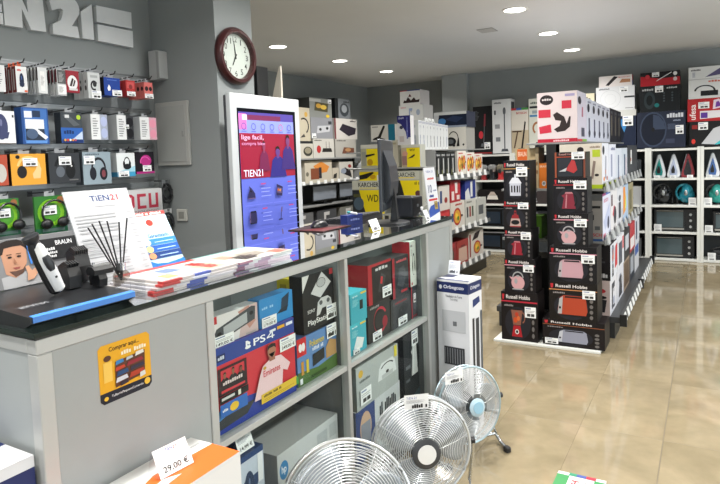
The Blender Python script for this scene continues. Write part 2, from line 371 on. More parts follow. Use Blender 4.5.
# floor: grout bed with marble slabs laid on it
fl = struct('floor', MB().box(XRL-.1, YF-.1, -0.1, XR+.1, 9.25, -0.003), mat('a39478', 0.7))
M_MARBLE = marble()
tw, tl = 0.39, 0.82
slab = MB().box(-tw/2+.0005, -tl/2+.0005, -0.02, tw/2-.0005, tl/2-.0005, 0.0, 0, 0.0003).mesh('marble_slab', M_MARBLE)
for i in range(-13, 10):
    for j in range(-7, 8):
        x = -0.18+tw*(i+.5); y = 3.2+tl*(j+.5)
        if x < XRL-.1 or x > XR+.1 or y > 9.2 or y < YF: continue
        if x < XW and y < 2.6: continue
        o = link('marble_slab', slab, fl); o.location = (x, y, 0)
MB().box(-.1825, YF, -.01, -.1775, 8.4, .0003).build('joint_strip', mat('6e6450', .6), fl)
MB().box(XW, 3.1985, -.01, XR, 3.2015, .0002).build('joint_strip', mat('7d725c', .6), fl)
cl = struct('ceiling', MB().box(XRL-.1, YF-.1, CEIL, XR+.1, 9.25, CEIL+.1), M_CEIL)
MB().box(-1.95, 5.72, CEIL-.008, -1.79, 5.9, CEIL-.0005, 0, .002).build('air_vent', mat('a9a9a7', 0.6), cl)
struct('wall_left', MB().box(XW-.1, YF, 0, XW, 2.49, CEIL), M_WALL)
struct('wall_partition', MB().box(XRL, 2.49, 0, -2.33, 2.80, CEIL), M_WALL)
struct('wall_rear_left', MB().box(XRL-.1, 2.8, 0, XRL, 9.15, CEIL), M_WALL)
struct('wall_back_left', MB().box(XRL-.1, 9.15, 0, -3.5, 9.25, CEIL), M_WALL)
struct('wall_back', MB().box(-3.5, YB, 0, XR+.1, 9.25, CEIL), M_WALL)
struct('trim_1', MB().box(-3.52, 8.66, 0, -3.12, YB-.0005, CEIL, 0, .003), paint('column_paint', '9a9f9f'))
# right and front walls with shop windows (beside and behind the camera)
wr = MB().box(XR, YF, 0, XR+.1, YB, .3).box(XR, YF, 2.3, XR+.1, YB, CEIL).box(XR, YF, .3, XR+.1, 1.4, 2.3).box(XR, 7.4, .3, XR+.1, YB, 2.3)
struct('wall_right', wr, M_WALL)
wf = MB().box(XW-.1, YF-.1, 0, XR+.1, YF, .2).box(XW-.1, YF-.1, 2.3, XR+.1, YF, CEIL)
for a, b in ((XW-.1, -2.7), (-.1, .3), (2.9, XR+.1)): wf.box(a, YF-.1, .2, b, YF, 2.3)
struct('wall_front', wf, M_WALL)
def window(name, mbf, mbg):
    w = thing(name, None, None); w['kind'] = 'structure'
    mbf.build('window_frame', mat('6b6f72', 0.4, 0.6), w); mbg.build('pane', M_GLASS, w)
def wframe(a0, a1, z0, z1, at, axis):
    f = MB(); t = .05
    def B(p0, p1, q0, q1):
        if axis == 'y': f.box(p0, at-.06, q0, p1, at-.02, q1)
        else: f.box(at+.02, p0, q0, at+.06, p1, q1)
    B(a0, a1, z0, z0+t); B(a0, a1, z1-t, z1); B(a0, a0+t, z0+t, z1-t); B(a1-t, a1, z0+t, z1-t); m = (a0+a1)/2; B(m-t/2, m+t/2, z0+t, z1-t)
    g = MB().box(a0+t, at-.045, z0+t, a1-t, at-.039, z1-t) if axis == 'y' else MB().box(at+.039, a0+t, z0+t, at+.045, a1-t, z1-t)
    return f, g
window('window_1', *wframe(.3, 2.9, .2, 2.3, YF, 'y'))
window('window_2', *wframe(-2.7, -.1, .2, 2.3, YF, 'y'))
window('window_3', *wframe(1.4, 7.4, .3, 2.3, XR, 'x'))
MB().box(XRL, 8.4, 0, XRL+.012, 9.15, .08).build('baseboard_rear', mat('77797a', .5))['kind'] = 'structure'

# ceiling downlights
ring = MB().lathe([(.108,0),(.108,-.006),(.09,-.008),(.088,0)], 28, cap=False).mesh('trim_ring', mat('dcdcd8', 0.4), True)
disc = MB().lathe([(.0885,-.002),(.0885,-.0045)], 28).mesh('diffuser', mat((1.0,0.985,0.95), 0.4, emit=14.0))
def downlight(x, y, label, power=46):
    t = thing('ceiling_downlight', label, 'ceiling light', (x, y, CEIL), 0, 'recessed ceiling downlights')
    link('trim_ring', ring, t); link('diffuser', disc, t)
    l = bpy.data.lights.new('downlight', 'AREA'); l.shape = 'DISK'; l.size = .17; l.energy = power; l.color = (1.0, .97, .93); l.spread = math.radians(150)
    o = bpy.data.objects.new('downlight_lamp', l); o.location = (x, y, CEIL-.012); C.objects.link(o)
names = {(-3.93,0): 'round ceiling downlight nearest the wall clock, left row', (-3.93,1): 'middle round downlight of the left ceiling row', (-3.93,2): 'farthest round downlight of the left ceiling row, near the rear corner',
         (-1.41,0): 'nearest and largest round downlight in the right ceiling row', (-1.41,1): 'middle round downlight of the right ceiling row', (-1.41,2): 'farthest round downlight of the right ceiling row'}
for x in (-3.93, -1.41):
    for k in range(3): downlight(x, 5.14+1.24*k, names[(x,k)])
for x, ys in ((-1.41, (3.9,2.66,1.42,.18,-1.06)), (1.11, (7.62,6.38,5.14,3.9,2.66,1.42,.18,-1.06))):
    for y in ys: downlight(x, y, 'round ceiling downlight out of view, %s row, %s from the rear' % ('middle' if x < 0 else 'right', ['first','second','third','fourth','fifth','sixth','seventh','eighth'][ys.index(y)]))

# ------------------------------------------------------------------ left wall: sign, fuse cabinet, sounder, slatwall
def wallpt(px, py, X): p = atx(px, py, X); return (p.y, p.z)
sg = thing('wall_sign', 'raised pale grey letters and two bars high on left wall', 'sign', (XW, 1.7, 2.13))
M_SIGN = mat('d3d6d7', 0.55, grain=.03)
XS = XW+.03
def letter(name, px):
    poly = [(y-1.7, z-2.13) for y, z in (wallpt(a/4.8, b/4.8, XS) for a, b in px)]
    MB().prism(poly, .001, .03, 'x').build(name, M_SIGN, sg)
letter('letter', [(24,120),(8,-75),(80,-62),(134,60),(126,-55),(200,-42),(222,153),(150,143),(104,40),(110,134)])
c2 = []
for i in range(13):
    a = math.radians(175-15.5*i); c2.append((305+75*math.cos(a)+2, 48-73*math.sin(a)-6+.18*75*math.cos(a)))
letter('letter', [(250,50)]+c2[1:]+[(345,125),(372,128),(383,184),(256,162),(254,116),(292,96),(300,72),(303,48),(290,40),(272,44)])
letter('letter', [(388,55),(440,20),(453,192),(397,183)])
letter('sign_bar', [(462,26),(630,60),(633,138),(465,104)])
letter('sign_bar', [(468,116),(637,150),(640,229),(472,195)])
letter('letter', [(-70,104),(-85,-90),(2,-76),(4,-22),(-34,-29),(-30,12),(8,19),(10,58),(-24,51),(-20,58),(14,64),(16,117)])
letter('letter', [(-125,94),(-138,-98),(-98,-92),(-84,102)])
letter('letter', [(-225,78),(-238,-60),(-275,-66),(-280,-122),(-150,-100),(-146,-45),(-190,-52),(-178,86)])

fc = thing('fuse_cabinet', 'flush white fuse cabinet door on the grey partition wall', 'cabinet', (-2.683, 2.49, 1.44))
MB().box(-.132,-.018,0,.132,-.0005,.368,0,.003).build('cabinet_frame', mat('a9aaa6', .5), fc)
dr = MB().box(-.112,-.022,.022,.112,-.0182,.346,0,.002).build('door', mat('a2a4a1', .5), fc)
MB().box(.088,-.03,.165,.098,-.0222,.195,0,.002).build('handle', mat('8a8a88', .4), dr)
sp = thing('wall_speaker', 'small pale grey speaker box high in the corner by sign', 'speaker', (-2.752, 2.49, 1.938))
MB().prism([(-.043,0),(.022,0),(.042,.006),(.042,.159),(.022,.165),(-.043,.165)], -.06, -.0005, 'y').build('housing', mat('b5b7b6', .5), sp)
MB().prism([(.022,.004),(.04,.012),(.04,.152),(.022,.16)], -.0602, -.064, 'y').build('speaker_grille', mat('9a9c9b', .6), sp)
so = thing('wall_socket', 'pale plastic wall socket low on partition beside kiosk', 'socket', (-2.65, 2.49, 1.115))
MB().box(-.04,-.014,0,.04,-.0005,.07,0,.003).build('face_plate', mat('b9b9b2', .4), so)
MB().box(-.022,-.0155,.015,.022,-.0142,.055).build('socket_insert', mat('8c8c86', .4), so)

RAILZ = [1.955, 1.757, 1.56, 1.362, 1.165, .968, .77]
SW = thing('slatwall', 'grey slatted display wall with metal rails and peg hooks', 'slatwall', (XW, 1.5, 0))
M_SLAT = mat('7e8486', .55, grain=.05, scale=6); M_RAIL = mat('9a9d9e', .35, .7); M_HOOK = mat('3c3d3f', .4, .5)
for i, z in enumerate(RAILZ):
    z1 = z-.012; z0 = (RAILZ[i+1]+.012) if i+1 < len(RAILZ) else .3
    MB().box(.0006, -1.2, z0, .018, .945, z1, 0, .003).build('slat_board', M_SLAT, SW)
    MB().box(.0006, -1.2, z-.0115, .006, .945, z+.0115).box(.006, -1.2, z+.004, .012, .945, z+.0115).build('metal_rail', M_RAIL, SW)
def hook(y, z, ln, label):
    t = thing('peg_hook', label, 'hook', (XW, y, z), 0, 'peg hooks on the slatwall')
    MB().tube([(.02, 0, .0), (.03, 0, 0), (ln, 0, .006), (ln+.012, 0, .02)], .003, 6).build('rod', M_HOOK, t)
    MB().box(.0182, -.012, -.016, .0215, .012, .01).build('clip_plate', M_HOOK, t)
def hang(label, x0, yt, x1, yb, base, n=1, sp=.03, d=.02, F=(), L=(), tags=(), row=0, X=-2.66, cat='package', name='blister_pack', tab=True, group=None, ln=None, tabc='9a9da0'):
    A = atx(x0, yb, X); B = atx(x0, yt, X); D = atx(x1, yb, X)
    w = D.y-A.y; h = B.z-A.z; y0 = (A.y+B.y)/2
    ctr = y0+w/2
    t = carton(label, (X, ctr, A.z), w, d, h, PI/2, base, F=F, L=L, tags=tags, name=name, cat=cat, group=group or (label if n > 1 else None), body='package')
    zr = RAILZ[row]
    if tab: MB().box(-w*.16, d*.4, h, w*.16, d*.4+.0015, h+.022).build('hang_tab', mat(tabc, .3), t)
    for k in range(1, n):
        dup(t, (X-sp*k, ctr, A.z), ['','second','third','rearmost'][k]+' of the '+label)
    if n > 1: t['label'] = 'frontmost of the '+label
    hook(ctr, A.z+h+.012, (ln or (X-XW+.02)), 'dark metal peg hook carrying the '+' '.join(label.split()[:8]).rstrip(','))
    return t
# top row
hang('white accessory pack at the very left of top peg row', -8, 64, 5, 91, 'd4d6d6', F=[('i','lines',.2,.2,.8,.8,'888888','666')][:1], row=0)
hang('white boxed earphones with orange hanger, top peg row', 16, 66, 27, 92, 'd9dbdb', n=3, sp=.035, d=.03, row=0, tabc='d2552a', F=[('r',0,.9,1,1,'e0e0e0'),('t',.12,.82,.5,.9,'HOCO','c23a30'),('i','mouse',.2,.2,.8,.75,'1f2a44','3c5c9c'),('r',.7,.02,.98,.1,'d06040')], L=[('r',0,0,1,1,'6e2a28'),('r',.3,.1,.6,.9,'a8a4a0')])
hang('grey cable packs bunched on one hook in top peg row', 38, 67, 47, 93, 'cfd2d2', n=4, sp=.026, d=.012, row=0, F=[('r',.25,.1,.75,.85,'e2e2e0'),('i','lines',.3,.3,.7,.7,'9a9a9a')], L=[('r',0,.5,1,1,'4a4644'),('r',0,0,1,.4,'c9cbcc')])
hang('cable packs with dark tops and white labels bunched in top row', 57, 69, 66, 95, 'c8cacb', n=4, sp=.026, d=.012, row=0, F=[('r',.05,.45,.95,.98,'5a5c5c'),('i','lines',.2,.5,.8,.9,'b0b0b0'),('r',.05,.05,.95,.4,'e6e8e8'),('i','lines',.15,.1,.7,.35,'909090')], L=[('r',0,.5,1,1,'6b3038'),('r',0,0,1,.4,'d0d2d2')])
hang('red accessory card with white oval picture in top row', 65, 70, 79, 92, '8e2430', row=0, F=[('o',.52,.45,.36,.34,'dfe0e0'),('p',[(.3,.3),(.45,.28),(.62,.62),(.5,.68)],'3a3030'),('p',[(.5,.28),(.62,.3),(.75,.55),(.66,.6)],'3a3030'),('r',.25,.1,.85,.2,'c8c8c8')])
hang('grey earphone boxes stacked on hook mid top row', 88, 72, 100, 98, 'c4c7c7', n=3, sp=.04, d=.035, row=0, F=[('r',.2,.8,.8,.9,'a0a4a4'),('a',.5,.5,.3,.2,.12,30,300,'2c2c2e'),('o',.55,.55,.16,.1,'2c2c2e')], L=[('o',.5,.4,.2,.1,'333333'),('o',.5,.65,.15,.06,'555555')], tags=[(.2,.0,1.0,.3)])
hang('dark red slim card between earphone boxes and blue pack', 97.5, 77, 103, 94, '6a2028', row=0, X=-2.72)
hang('blue pack with white drop shape in top row', 104, 77, 120, 95, '1f3f8f', n=3, sp=.03, d=.028, row=0, F=[('p',[(.25,.25),(.38,.3),(.4,.45),(.3,.62),(.2,.4)],'eef0f2'),('r',.2,.85,.8,.9,'4d6cb8')], L=[('r',0,0,1,1,'1c1c22')], tags=[(.45,.0,1.05,.33)])
hang('red earphone pack with white label, top row', 126, 80, 135, 96, 'a83232', n=2, sp=.04, d=.035, row=0, F=[('r',.1,.5,.9,.9,'c05050'),('o',.5,.6,.2,.15,'803030')], tags=[(0,.02,.95,.3)])
hang('salmon earbud boxes at right end of top peg row', 144, 82, 152.5, 98, 'c96a66', n=4, sp=.032, d=.03, row=0, F=[('o',.3,.6,.2,.15,'2a2224'),('o',.75,.6,.18,.14,'2a2224')], L=[('o',.5,.6,.3,.14,'2a2224')], tags=[(.0,.0,1.,.28)])
# second row
hang('white card with dark computer mouse, left of second row', -12, 110, 15, 143, 'dfe2e6', d=.06, row=1, F=[('i','mouse',.1,.1,.85,.9,'3d4266','6c7094'),('r',.9,.8,.97,.88,'333333')])
t = hang('blue blister pack with white label, second peg row', 22, 107, 48.5, 144, '2a4f8c', d=.055, row=1, F=[('r',.08,.06,.95,.97,'3f6cae'),('r',.1,.72,.38,.9,'dfe5ea'),('r',.4,.74,.7,.92,'24344c'),('p',[(.12,.6),(.8,.6),(.85,.1),(.12,.1)],'2a3444'),('r',.12,.42,.82,.68,'dfe3e6'),('p',[(.3,.45),(.5,.45),(.95,.2),(.85,.12)],'dfe3e6'),('o',.35,.28,.22,.14,'4a5c78'),('r',.1,.02,.9,.1,'5d8ecf')])
t = hang('dark blister pack above a blue box, second peg row', 61, 112, 82, 143, '30363c', d=.05, row=1, F=[('r',.03,.5,.97,1,'3b4146'),('p',[(.1,.9),(.3,.95),(.9,.6),(.6,.55)],'555b60'),('o',.85,.85,.1,.08,'a9c63a'),('r',.2,.82,.4,.92,'c9cccc'),('r',-.02,0,1.02,.5,'2c5ca8'),('r',.0,.0,1.,.12,'1c3266'),('p',[(.5,.12),(1,.4),(1,.12)],'b9c9dd'),('t',.1,.3,.6,.42,'BLUE','18305e')]+[('o',.15+.12*i,.1,.05,.04,['d8a23a','c94a3a','e6e0d0','d8863a','b04a6a'][i]) for i in range(5)])
for a, b, c, lb in ((91,114,'aab4d4','lavender'),(117,115,'1c1c20','black'),(140,117,'d88fa4','pink')):
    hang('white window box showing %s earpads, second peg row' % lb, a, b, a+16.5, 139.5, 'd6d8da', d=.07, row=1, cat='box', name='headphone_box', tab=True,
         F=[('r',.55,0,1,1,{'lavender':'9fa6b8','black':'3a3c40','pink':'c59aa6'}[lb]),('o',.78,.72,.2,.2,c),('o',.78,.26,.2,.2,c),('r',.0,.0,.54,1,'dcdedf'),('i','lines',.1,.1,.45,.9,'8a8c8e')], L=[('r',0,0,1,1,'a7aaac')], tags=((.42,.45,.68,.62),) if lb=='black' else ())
# third row
hang('red headphone box at the left end of third peg row', -22, 155, 8, 187, 'a84a34', d=.07, row=2, cat='box', name='headphone_box', F=[('o',.75,.4,.2,.3,'b8b4ae')])
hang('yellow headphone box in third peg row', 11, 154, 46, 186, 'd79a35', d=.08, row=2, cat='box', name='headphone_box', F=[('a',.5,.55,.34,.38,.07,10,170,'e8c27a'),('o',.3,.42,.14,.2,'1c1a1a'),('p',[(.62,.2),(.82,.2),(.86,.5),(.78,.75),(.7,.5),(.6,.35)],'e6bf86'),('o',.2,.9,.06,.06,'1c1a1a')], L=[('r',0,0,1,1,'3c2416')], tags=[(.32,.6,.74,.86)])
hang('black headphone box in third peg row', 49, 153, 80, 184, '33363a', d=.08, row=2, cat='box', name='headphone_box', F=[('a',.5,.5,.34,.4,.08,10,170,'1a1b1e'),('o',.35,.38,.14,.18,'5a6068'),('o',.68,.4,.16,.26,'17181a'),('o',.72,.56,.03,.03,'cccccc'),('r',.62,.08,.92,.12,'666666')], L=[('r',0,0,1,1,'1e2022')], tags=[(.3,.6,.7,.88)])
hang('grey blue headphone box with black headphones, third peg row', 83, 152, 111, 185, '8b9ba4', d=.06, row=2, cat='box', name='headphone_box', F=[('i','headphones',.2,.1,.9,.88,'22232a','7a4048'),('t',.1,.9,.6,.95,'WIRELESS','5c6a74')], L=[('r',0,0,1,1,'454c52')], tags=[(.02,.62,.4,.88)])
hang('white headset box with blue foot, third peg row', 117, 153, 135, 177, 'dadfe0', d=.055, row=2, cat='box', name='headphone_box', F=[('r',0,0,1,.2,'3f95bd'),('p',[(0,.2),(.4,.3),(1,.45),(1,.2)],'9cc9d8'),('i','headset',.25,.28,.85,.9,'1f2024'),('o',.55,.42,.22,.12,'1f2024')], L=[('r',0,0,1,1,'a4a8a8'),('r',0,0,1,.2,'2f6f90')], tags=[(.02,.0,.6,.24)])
hang('black box with magenta earphones, third peg row', 136, 152, 154, 174, '1d1a20', d=.05, row=2, cat='box', name='headphone_box', F=[('o',.55,.6,.3,.26,'a82f78'),('a',.5,.55,.28,.24,.05,20,200,'d05aa0'),('r',0,0,1,.1,'a82f78')], tags=[(.32,.1,.8,.38)])
# fourth row: two green blister cards
for x0, yt, x1, yb, lb in ((-9,200,20,238,'left'),(35,197,67,235,'right')):
    t = hang('green blister card with black neckband headphones, %s' % ('cut by the left photo edge' if lb=='left' else 'left of the white menu'), x0, yt, x1, yb, '2f6e2c', d=.012, row=3, F=[('o',.5,.55,.42,.36,'79b82e'),('o',.5,.55,.3,.26,'4c9030'),('r',.0,.0,1,.14,'1f5a3e'),('r',.2,.04,.9,.12,'57706a'),('o',.82,.88,.12,.1,'8c5a34')], tags=[(.2,.5,.66,.74)])
    w = atx(x1, yb, -2.66).y-atx(x0, yb, -2.66).y; h = atx(x0, yt, -2.66).z-atx(x0, yb, -2.66).z
    pts = [(w*(.06+.40*math.cos(math.radians(a))), -.018, h*(.55+.33*math.sin(math.radians(a)))) for a in range(-50, 240, 15)]
    hp = MB().tube(pts, .0055, 6).ball((-.035,-.02,h*.26),.03,.016,.024,12).ball((.045,-.02,h*.28),.03,.016,.024,12)
    hp.build('headphones', mat('17181a', .35), t, True)
lab = thing('shelf_label_strip', 'strip of yellow and white price labels under green packs', 'label strip', (XW+.02, 1.55, 1.095))
MB().box(0,-.6,0,.03,.35,.012).build('label_ledge', M_RAIL, lab)
for a, c in ((-.28,'d8c93a'),(-.1,'e0e2e2'),(.0,'c9ccce'),(.13,'d8cf3e')):
    MB().prism([(.0302,-.01),(.034,-.01),(.026,.036),(.022,.036)], a-.05, a+.04, 'y').build('price_label', mat(c, .5), lab)
carton('white header box with red technology lettering at slatwall end', (-2.70, 2.235, 1.08), .30, .10, .235, PI/2, 'c3c5c6', F=[('p',[(.12,.55),(.12,.9),(.3,.9),(.36,.84),(.36,.61),(.3,.55)],'b23a4c'),('r',.18,.62,.3,.83,'c3c5c6'),('p',[(.42,.55),(.62,.55),(.62,.62),(.48,.62),(.48,.83),(.62,.83),(.62,.9),(.42,.9)],'b23a4c'),('r',.68,.55,.74,.9,'b23a4c'),('r',.84,.55,.9,.9,'b23a4c'),('r',.68,.55,.9,.62,'b23a4c'),('t',.14,.46,.9,.51,'TECNOLOGIC','9a6a70'),('r',.1,.02,.9,.3,'8f9496')], name='header_box')
for k, (y, z, c, lb) in enumerate(((2.441,1.20,'26282b','black'),(2.441,1.03,'33363a','charcoal'))):
    hg = thing('cable_pack', '%s coiled cable pack hanging at right end of the slatwall' % lb, 'package', (-2.72, y, z))
    MB().tube([(.0, .035*math.cos(a*.6), .06+.05*math.sin(a*.6)+.002*a) for a in range(22)], .008, 6).build('cable_coil', mat(c, .5), hg, True)
    MB().box(-.006,-.03,.1,-.004,.03,.16).build('header_card', mat('d4d6d6' if k else '6b6e70', .5), hg)
    MB().box(-.099,-.003,.15,.01,.003,.156).build('hang_tab', M_HOOK, hg)

# wall clock on the pillar
ck = thing('wall_clock', 'round wall clock with dark red wooden frame on pillar', 'clock', (-2.3295, 2.632, 2.045))
MB().lathe([(.155,0),(.162,.012),(.16,.03),(.147,.045),(.13,.045),(.125,.03),(.125,.012)], 48, axis='x', cap=False).build('clock_frame', mat('3a1516', .3, grain=.2, scale=30), ck, True)
fcx = .014
MB().lathe([(.127,.001),(.127,fcx)], 48, axis='x').build('dial', mat('cfd0cb', .5), ck)
dig = MB()
for hnum in range(1, 13):
    a = math.radians(90-30*hnum); s = .032
    vs, fs = text2d(str(hnum)); wd = .62 if 1 < hnum < 10 else (.25 if hnum == 1 else 1.05)
    cyy, czz = .096*math.cos(a), .096*math.sin(a)
    dig.add([(fcx+.0006, cyy+(x-.5)*s*wd, czz+(y-.5)*s) for x, y in vs], fs)
dig.build('numerals', mat('222222', .5), ck)
def hand(ang, ln, w):
    a = math.radians(90-ang); dx, dy = math.cos(a), math.sin(a)
    p = [(-.015*dx-w*dy, -.015*dy+w*dx), (ln*dx-w*.4*dy, ln*dy+w*.4*dx), (ln*dx+w*.4*dy, ln*dy-w*.4*dx), (-.015*dx+w*dy, -.015*dy-w*dx)]
    MB().prism(p, fcx+.002, fcx+.004, 'x').build('clock_hand', mat('1a1a1a', .4), ck)
hand(352, .085, .0035); hand(208, .06, .0045)
MB().lathe([(.1255,.031),(.1255,.033)], 48, axis='x').build('clock_glass', M_GLASS, ck)

# ------------------------------------------------------------------ info kiosk behind the counter
kx = -2.15
kp = [atx(225,91,kx), atx(299,101,kx)]
ky0, ky1, kz = 2.382, 2.995, 1.812
kk = thing('info_kiosk', 'tall white touch-screen kiosk showing a blue and red web page', 'kiosk', (kx, (ky0+ky1)/2, 0), PI/2)
kw = ky1-ky0
kb = MB().box(-kw/2, .0, .0, kw/2, .03, kz, 0, .006).build('housing', mat('bcc0c2', .3), kk)
MB().box(-kw/2+.002, .0302, .0, kw/2-.02, .05, kz-.01, 0, .004).build('rear_cover', mat('3f4245', .5), kk)
MB().box(-kw/2-.03,-.12,0,kw/2+.03,.15,.03,0,.006).build('base_plate', mat('9a9da0', .4), kk)
sx0, sx1, sz0, sz1 = 2.432-(ky0+ky1)/2, 2.945-(ky0+ky1)/2, .76, 1.735
MB().box(sx0,-.003,sz0,sx1,-.0002,sz1).build('bezel', mat('0c0d16', .15), kk)
def fs(u, v, t): return (sx0+.006+u*(sx1-sx0-.03), -.003-t, sz0+.01+v*(sz1-sz0-.03))
BL, RD, LB = '5a66c0', '8a1f36', '7f8ad8'
pg = [('r',0,0,1,1,BL), ('r',0,.955,1,1,'4b3f8c'), ('r',.14,.955,.75,.985,'6a2a4c'), ('r',0,.88,1,.955,LB), ('r',0,.9,.13,.99,'c06aa8'), ('r',.06,.955,.14,.985,'e6c6ee'),
      ('r',0,.62,1,.88,RD)]
for i in range(6): pg += [('a',.08+.165*i,.918,.04,.02,.008,0,360,'4a4ca0' if i != 4 else 'b86a4a'), ('r',.04+.165*i,.888,.12+.165*i,.892,'5a5cae')]
pg += [('i','person',.5,.62,.82,.8,'2f2a74','5a3a78'), ('i','person',.72,.66,1.0,.87,'3a2a6a','6a3a66'), ('i','person',.3,.66,.5,.83,'6a2448','7c3654'),
       ('t',.02,.835,.4,.87,'lige facil,','d8a8c8'), ('t',.02,.805,.42,.83,'compra bien','c488b4'), ('t',.03,.63,.36,.67,'TIEN21','dfe0f4')]
for r in range(4):
    z = .47-.145*r
    for cx_ in (0, 1):
        u = .06+.5*cx_
        pg += [('r',u-.03,z-.006,u+.45,z-.003,'6a74cc')]
        ic = [('iron','grill'),('toaster','stick'),('kettle','coffee'),('grill','oven')][r][cx_]
        pg += [('i',ic,u+.02,z+.03,u+.15,z+.11,'2c2a4c','5a4a70'), ('r',u+.25,z+.11,u+.34,z+.118,'a8487c'), ('r',u+.25,z+.085,u+.42,z+.089,'8f9ae0'), ('r',u+.25,z+.065,u+.4,z+.069,'8f9ae0'), ('r',u+.25,z+.04,u+.43,z+.044,'8f9ae0')]
build_print('screen', pg, fs, kk, emit=.55)
# things standing behind the kiosk
bs = thing('floor_speaker', 'tall slim black column speaker behind the kiosk', 'speaker', (-2.665, 3.25, 0))
MB().box(-.07,-.06,.02,.04,.06,2.09,0,.006).build('cabinet', mat('1d1f21', .45), bs)
MB().box(-.11,-.1,0,.1,.1,.02,0,.004).build('base_plate', mat('151617', .4), bs)
fgp = thing('sail_banner', 'white sail-shaped display banner behind the kiosk', 'banner', (-2.60, 3.36, 0))
MB().prism([(-.075,.05),(.05,.05),(.05,2.10),(.035,2.09),(.01,2.02),(-.02,1.92),(-.045,1.80),(-.065,1.6)], -.008, .008, 'y').build('sail_panel', mat('f4ecdc', .5), fgp)
MB().box(-.11,-.1,0,.1,.12,.05,0,.004).build('base_plate', mat('8a8c8e', .4), fgp)
# ------------------------------------------------------------------ display counter
CX, CY0, CY1, CXB, CTOP = -1.24, .73, 3.15, -1.87, 1.10
M_LAM = mat('9a9f9f', .45, grain=.03, scale=12); M_ALU = mat('b6b8b6', .38, .35); M_ALUD = mat('8e918f', .4, .4); M_IN = mat('6f7375', .55)
ct = thing('display_counter', 'long grey shop counter with glass top and two glazed display bays', 'counter', (CX, CY0, 0))
def CB(name, x0, y0, z0, x1, y1, z1, m, ch=.001, parent=None):
    return MB().box(x0-CX, y0-CY0, z0, x1-CX, y1-CY0, z1, 0, ch).build(name, m, parent or ct)
CB('plinth', CXB+.03, CY0+.03, 0, CX-.03, CY1-.03, .09, mat('4a4c4d', .6))
CB('bottom_board', CXB+.012, CY0+.022, .0902, CX-.012, CY1-.022, .112, M_LAM)
CB('end_panel', CXB+.012, CY0+.004, .0902, CX-.036, CY0+.02, 1.049, M_LAM)
CB('end_panel', CXB+.012, CY1-.02, .0902, CX-.036, CY1-.004, 1.049, M_LAM)
CB('back_panel', CXB, CY0+.021, .1125, CXB+.011, CY1-.021, 1.049, M_IN)
CB('front_panel', CX-.016, CY0+.0365, .1125, CX-.004, 1.2315, 1.049, M_LAM)
CB('front_panel', CX-.016, 2.8155, .1125, CX-.004, CY1-.0365, 1.049, M_LAM)
CB('divider', CXB+.012, 2.0, .1125, CX-.036, 2.006, 1.049, M_IN)
CB('divider', CXB+.012, 1.24, .1125, CX-.036, 1.246, 1.049, M_IN)
CB('divider', CXB+.012, 2.80, .1125, CX-.036, 2.806, 1.049, M_IN)
for a, b in ((CY0, CY0+.036), (1.232, 1.262), (1.99, 2.014), (2.788, 2.815), (CY1-.036, CY1)):
    CB('post', CX-.035, a, .0002, CX, b, 1.049, M_ALU, .002)
CB('top_rail', CX-.035, CY0, 1.0495, CX, CY1, 1.084, M_ALU, .002)
CB('top_rail', CXB, CY0, 1.0495, CXB+.03, CY1, 1.084, M_ALU, .002)
for y in (CY0, CY1-.03): CB('top_rail', CXB+.0305, y, 1.0495, CX-.0355, y+.03, 1.084, M_ALU, .002)
CB('gasket', CXB-.002, CY0-.002, 1.0842, CX+.003, CY0+.01, 1.0888, mat('151716', .4), 0)
CB('gasket', CX-.012, CY0+.0102, 1.0842, CX+.003, CY1, 1.0888, mat('151716', .4), 0)
CB('glass_top', CXB-.004, CY0-.006, 1.089, CX+.006, CY1+.004, CTOP, M_TOPGLASS, 0)
CB('glass_edge', CX+.0061, CY0-.006, 1.089, CX+.0072, CY1+.004, CTOP-.0004, mat('12201c', .15), 0)
CB('glass_edge', CXB-.004, CY0-.0072, 1.089, CX+.0072, CY0-.0061, CTOP-.0004, mat('12201c', .15), 0)
for a, b in ((1.2625, 1.9895), (2.0145, 2.7875)):
    CB('shelf', CXB+.0115, a+.004 if a < 1.5 else a, .604, CX-.036, b, .614, mat('9da3a2', .3), 0)
    CB('shelf_edge', CX-.03, a, .596, CX-.006, b, .617, M_ALU, .001)
    CB('pane', CX-.026, a, .6175, CX-.021, b, 1.049, M_GLASS, 0)
    CB('pane', CX-.026, a, .1125, CX-.021, b, .5955, M_GLASS, 0)
# yellow sticker on the front panel
sA, sB = atx(98,348,CX), atx(102,407,CX); sC = atx(151.5,360,CX)
sy0 = (sA.y+sB.y)/2; sw_, sh_ = sC.y-sy0, sA.z-sB.z
def fst(u, v, t): return (-.0038+t, sy0+u*sw_-CY0, sB.z+v*sh_)
rc = lambda u0, v0, u1, v1, c, r=.06: ('p', [(u0+r,v0),(u1-r,v0),(u1,v0+r),(u1,v1-r),(u1-r,v1),(u0+r,v1),(u0,v1-r),(u0,v0+r)], c)
pr = [rc(0,0,1,1,'dca428'), ('p',[(0,.19),(1,.19),(1,.06),(.94,0),(.06,0),(0,.06)],'22242e'), ('t',.2,.84,.78,.94,'Comprar aqui...','241c14'), ('t',.42,.74,.92,.81,'vale mucho','eee4c4'),
      ('r',.08,.36,.24,.7,'e6bf5a'), ('o',.16,.76,.07,.05,'5a3a2a'), ('t',.2,.07,.82,.125,'TuBarrioPequenoComercio','d8d8dc'), ('o',.1,.09,.04,.035,'e0b840'), ('o',.9,.12,.06,.06,'e0b840'),
      ('p',[(.28,.22),(.86,.28),(.88,.7),(.3,.66)],'5c3a2c')]
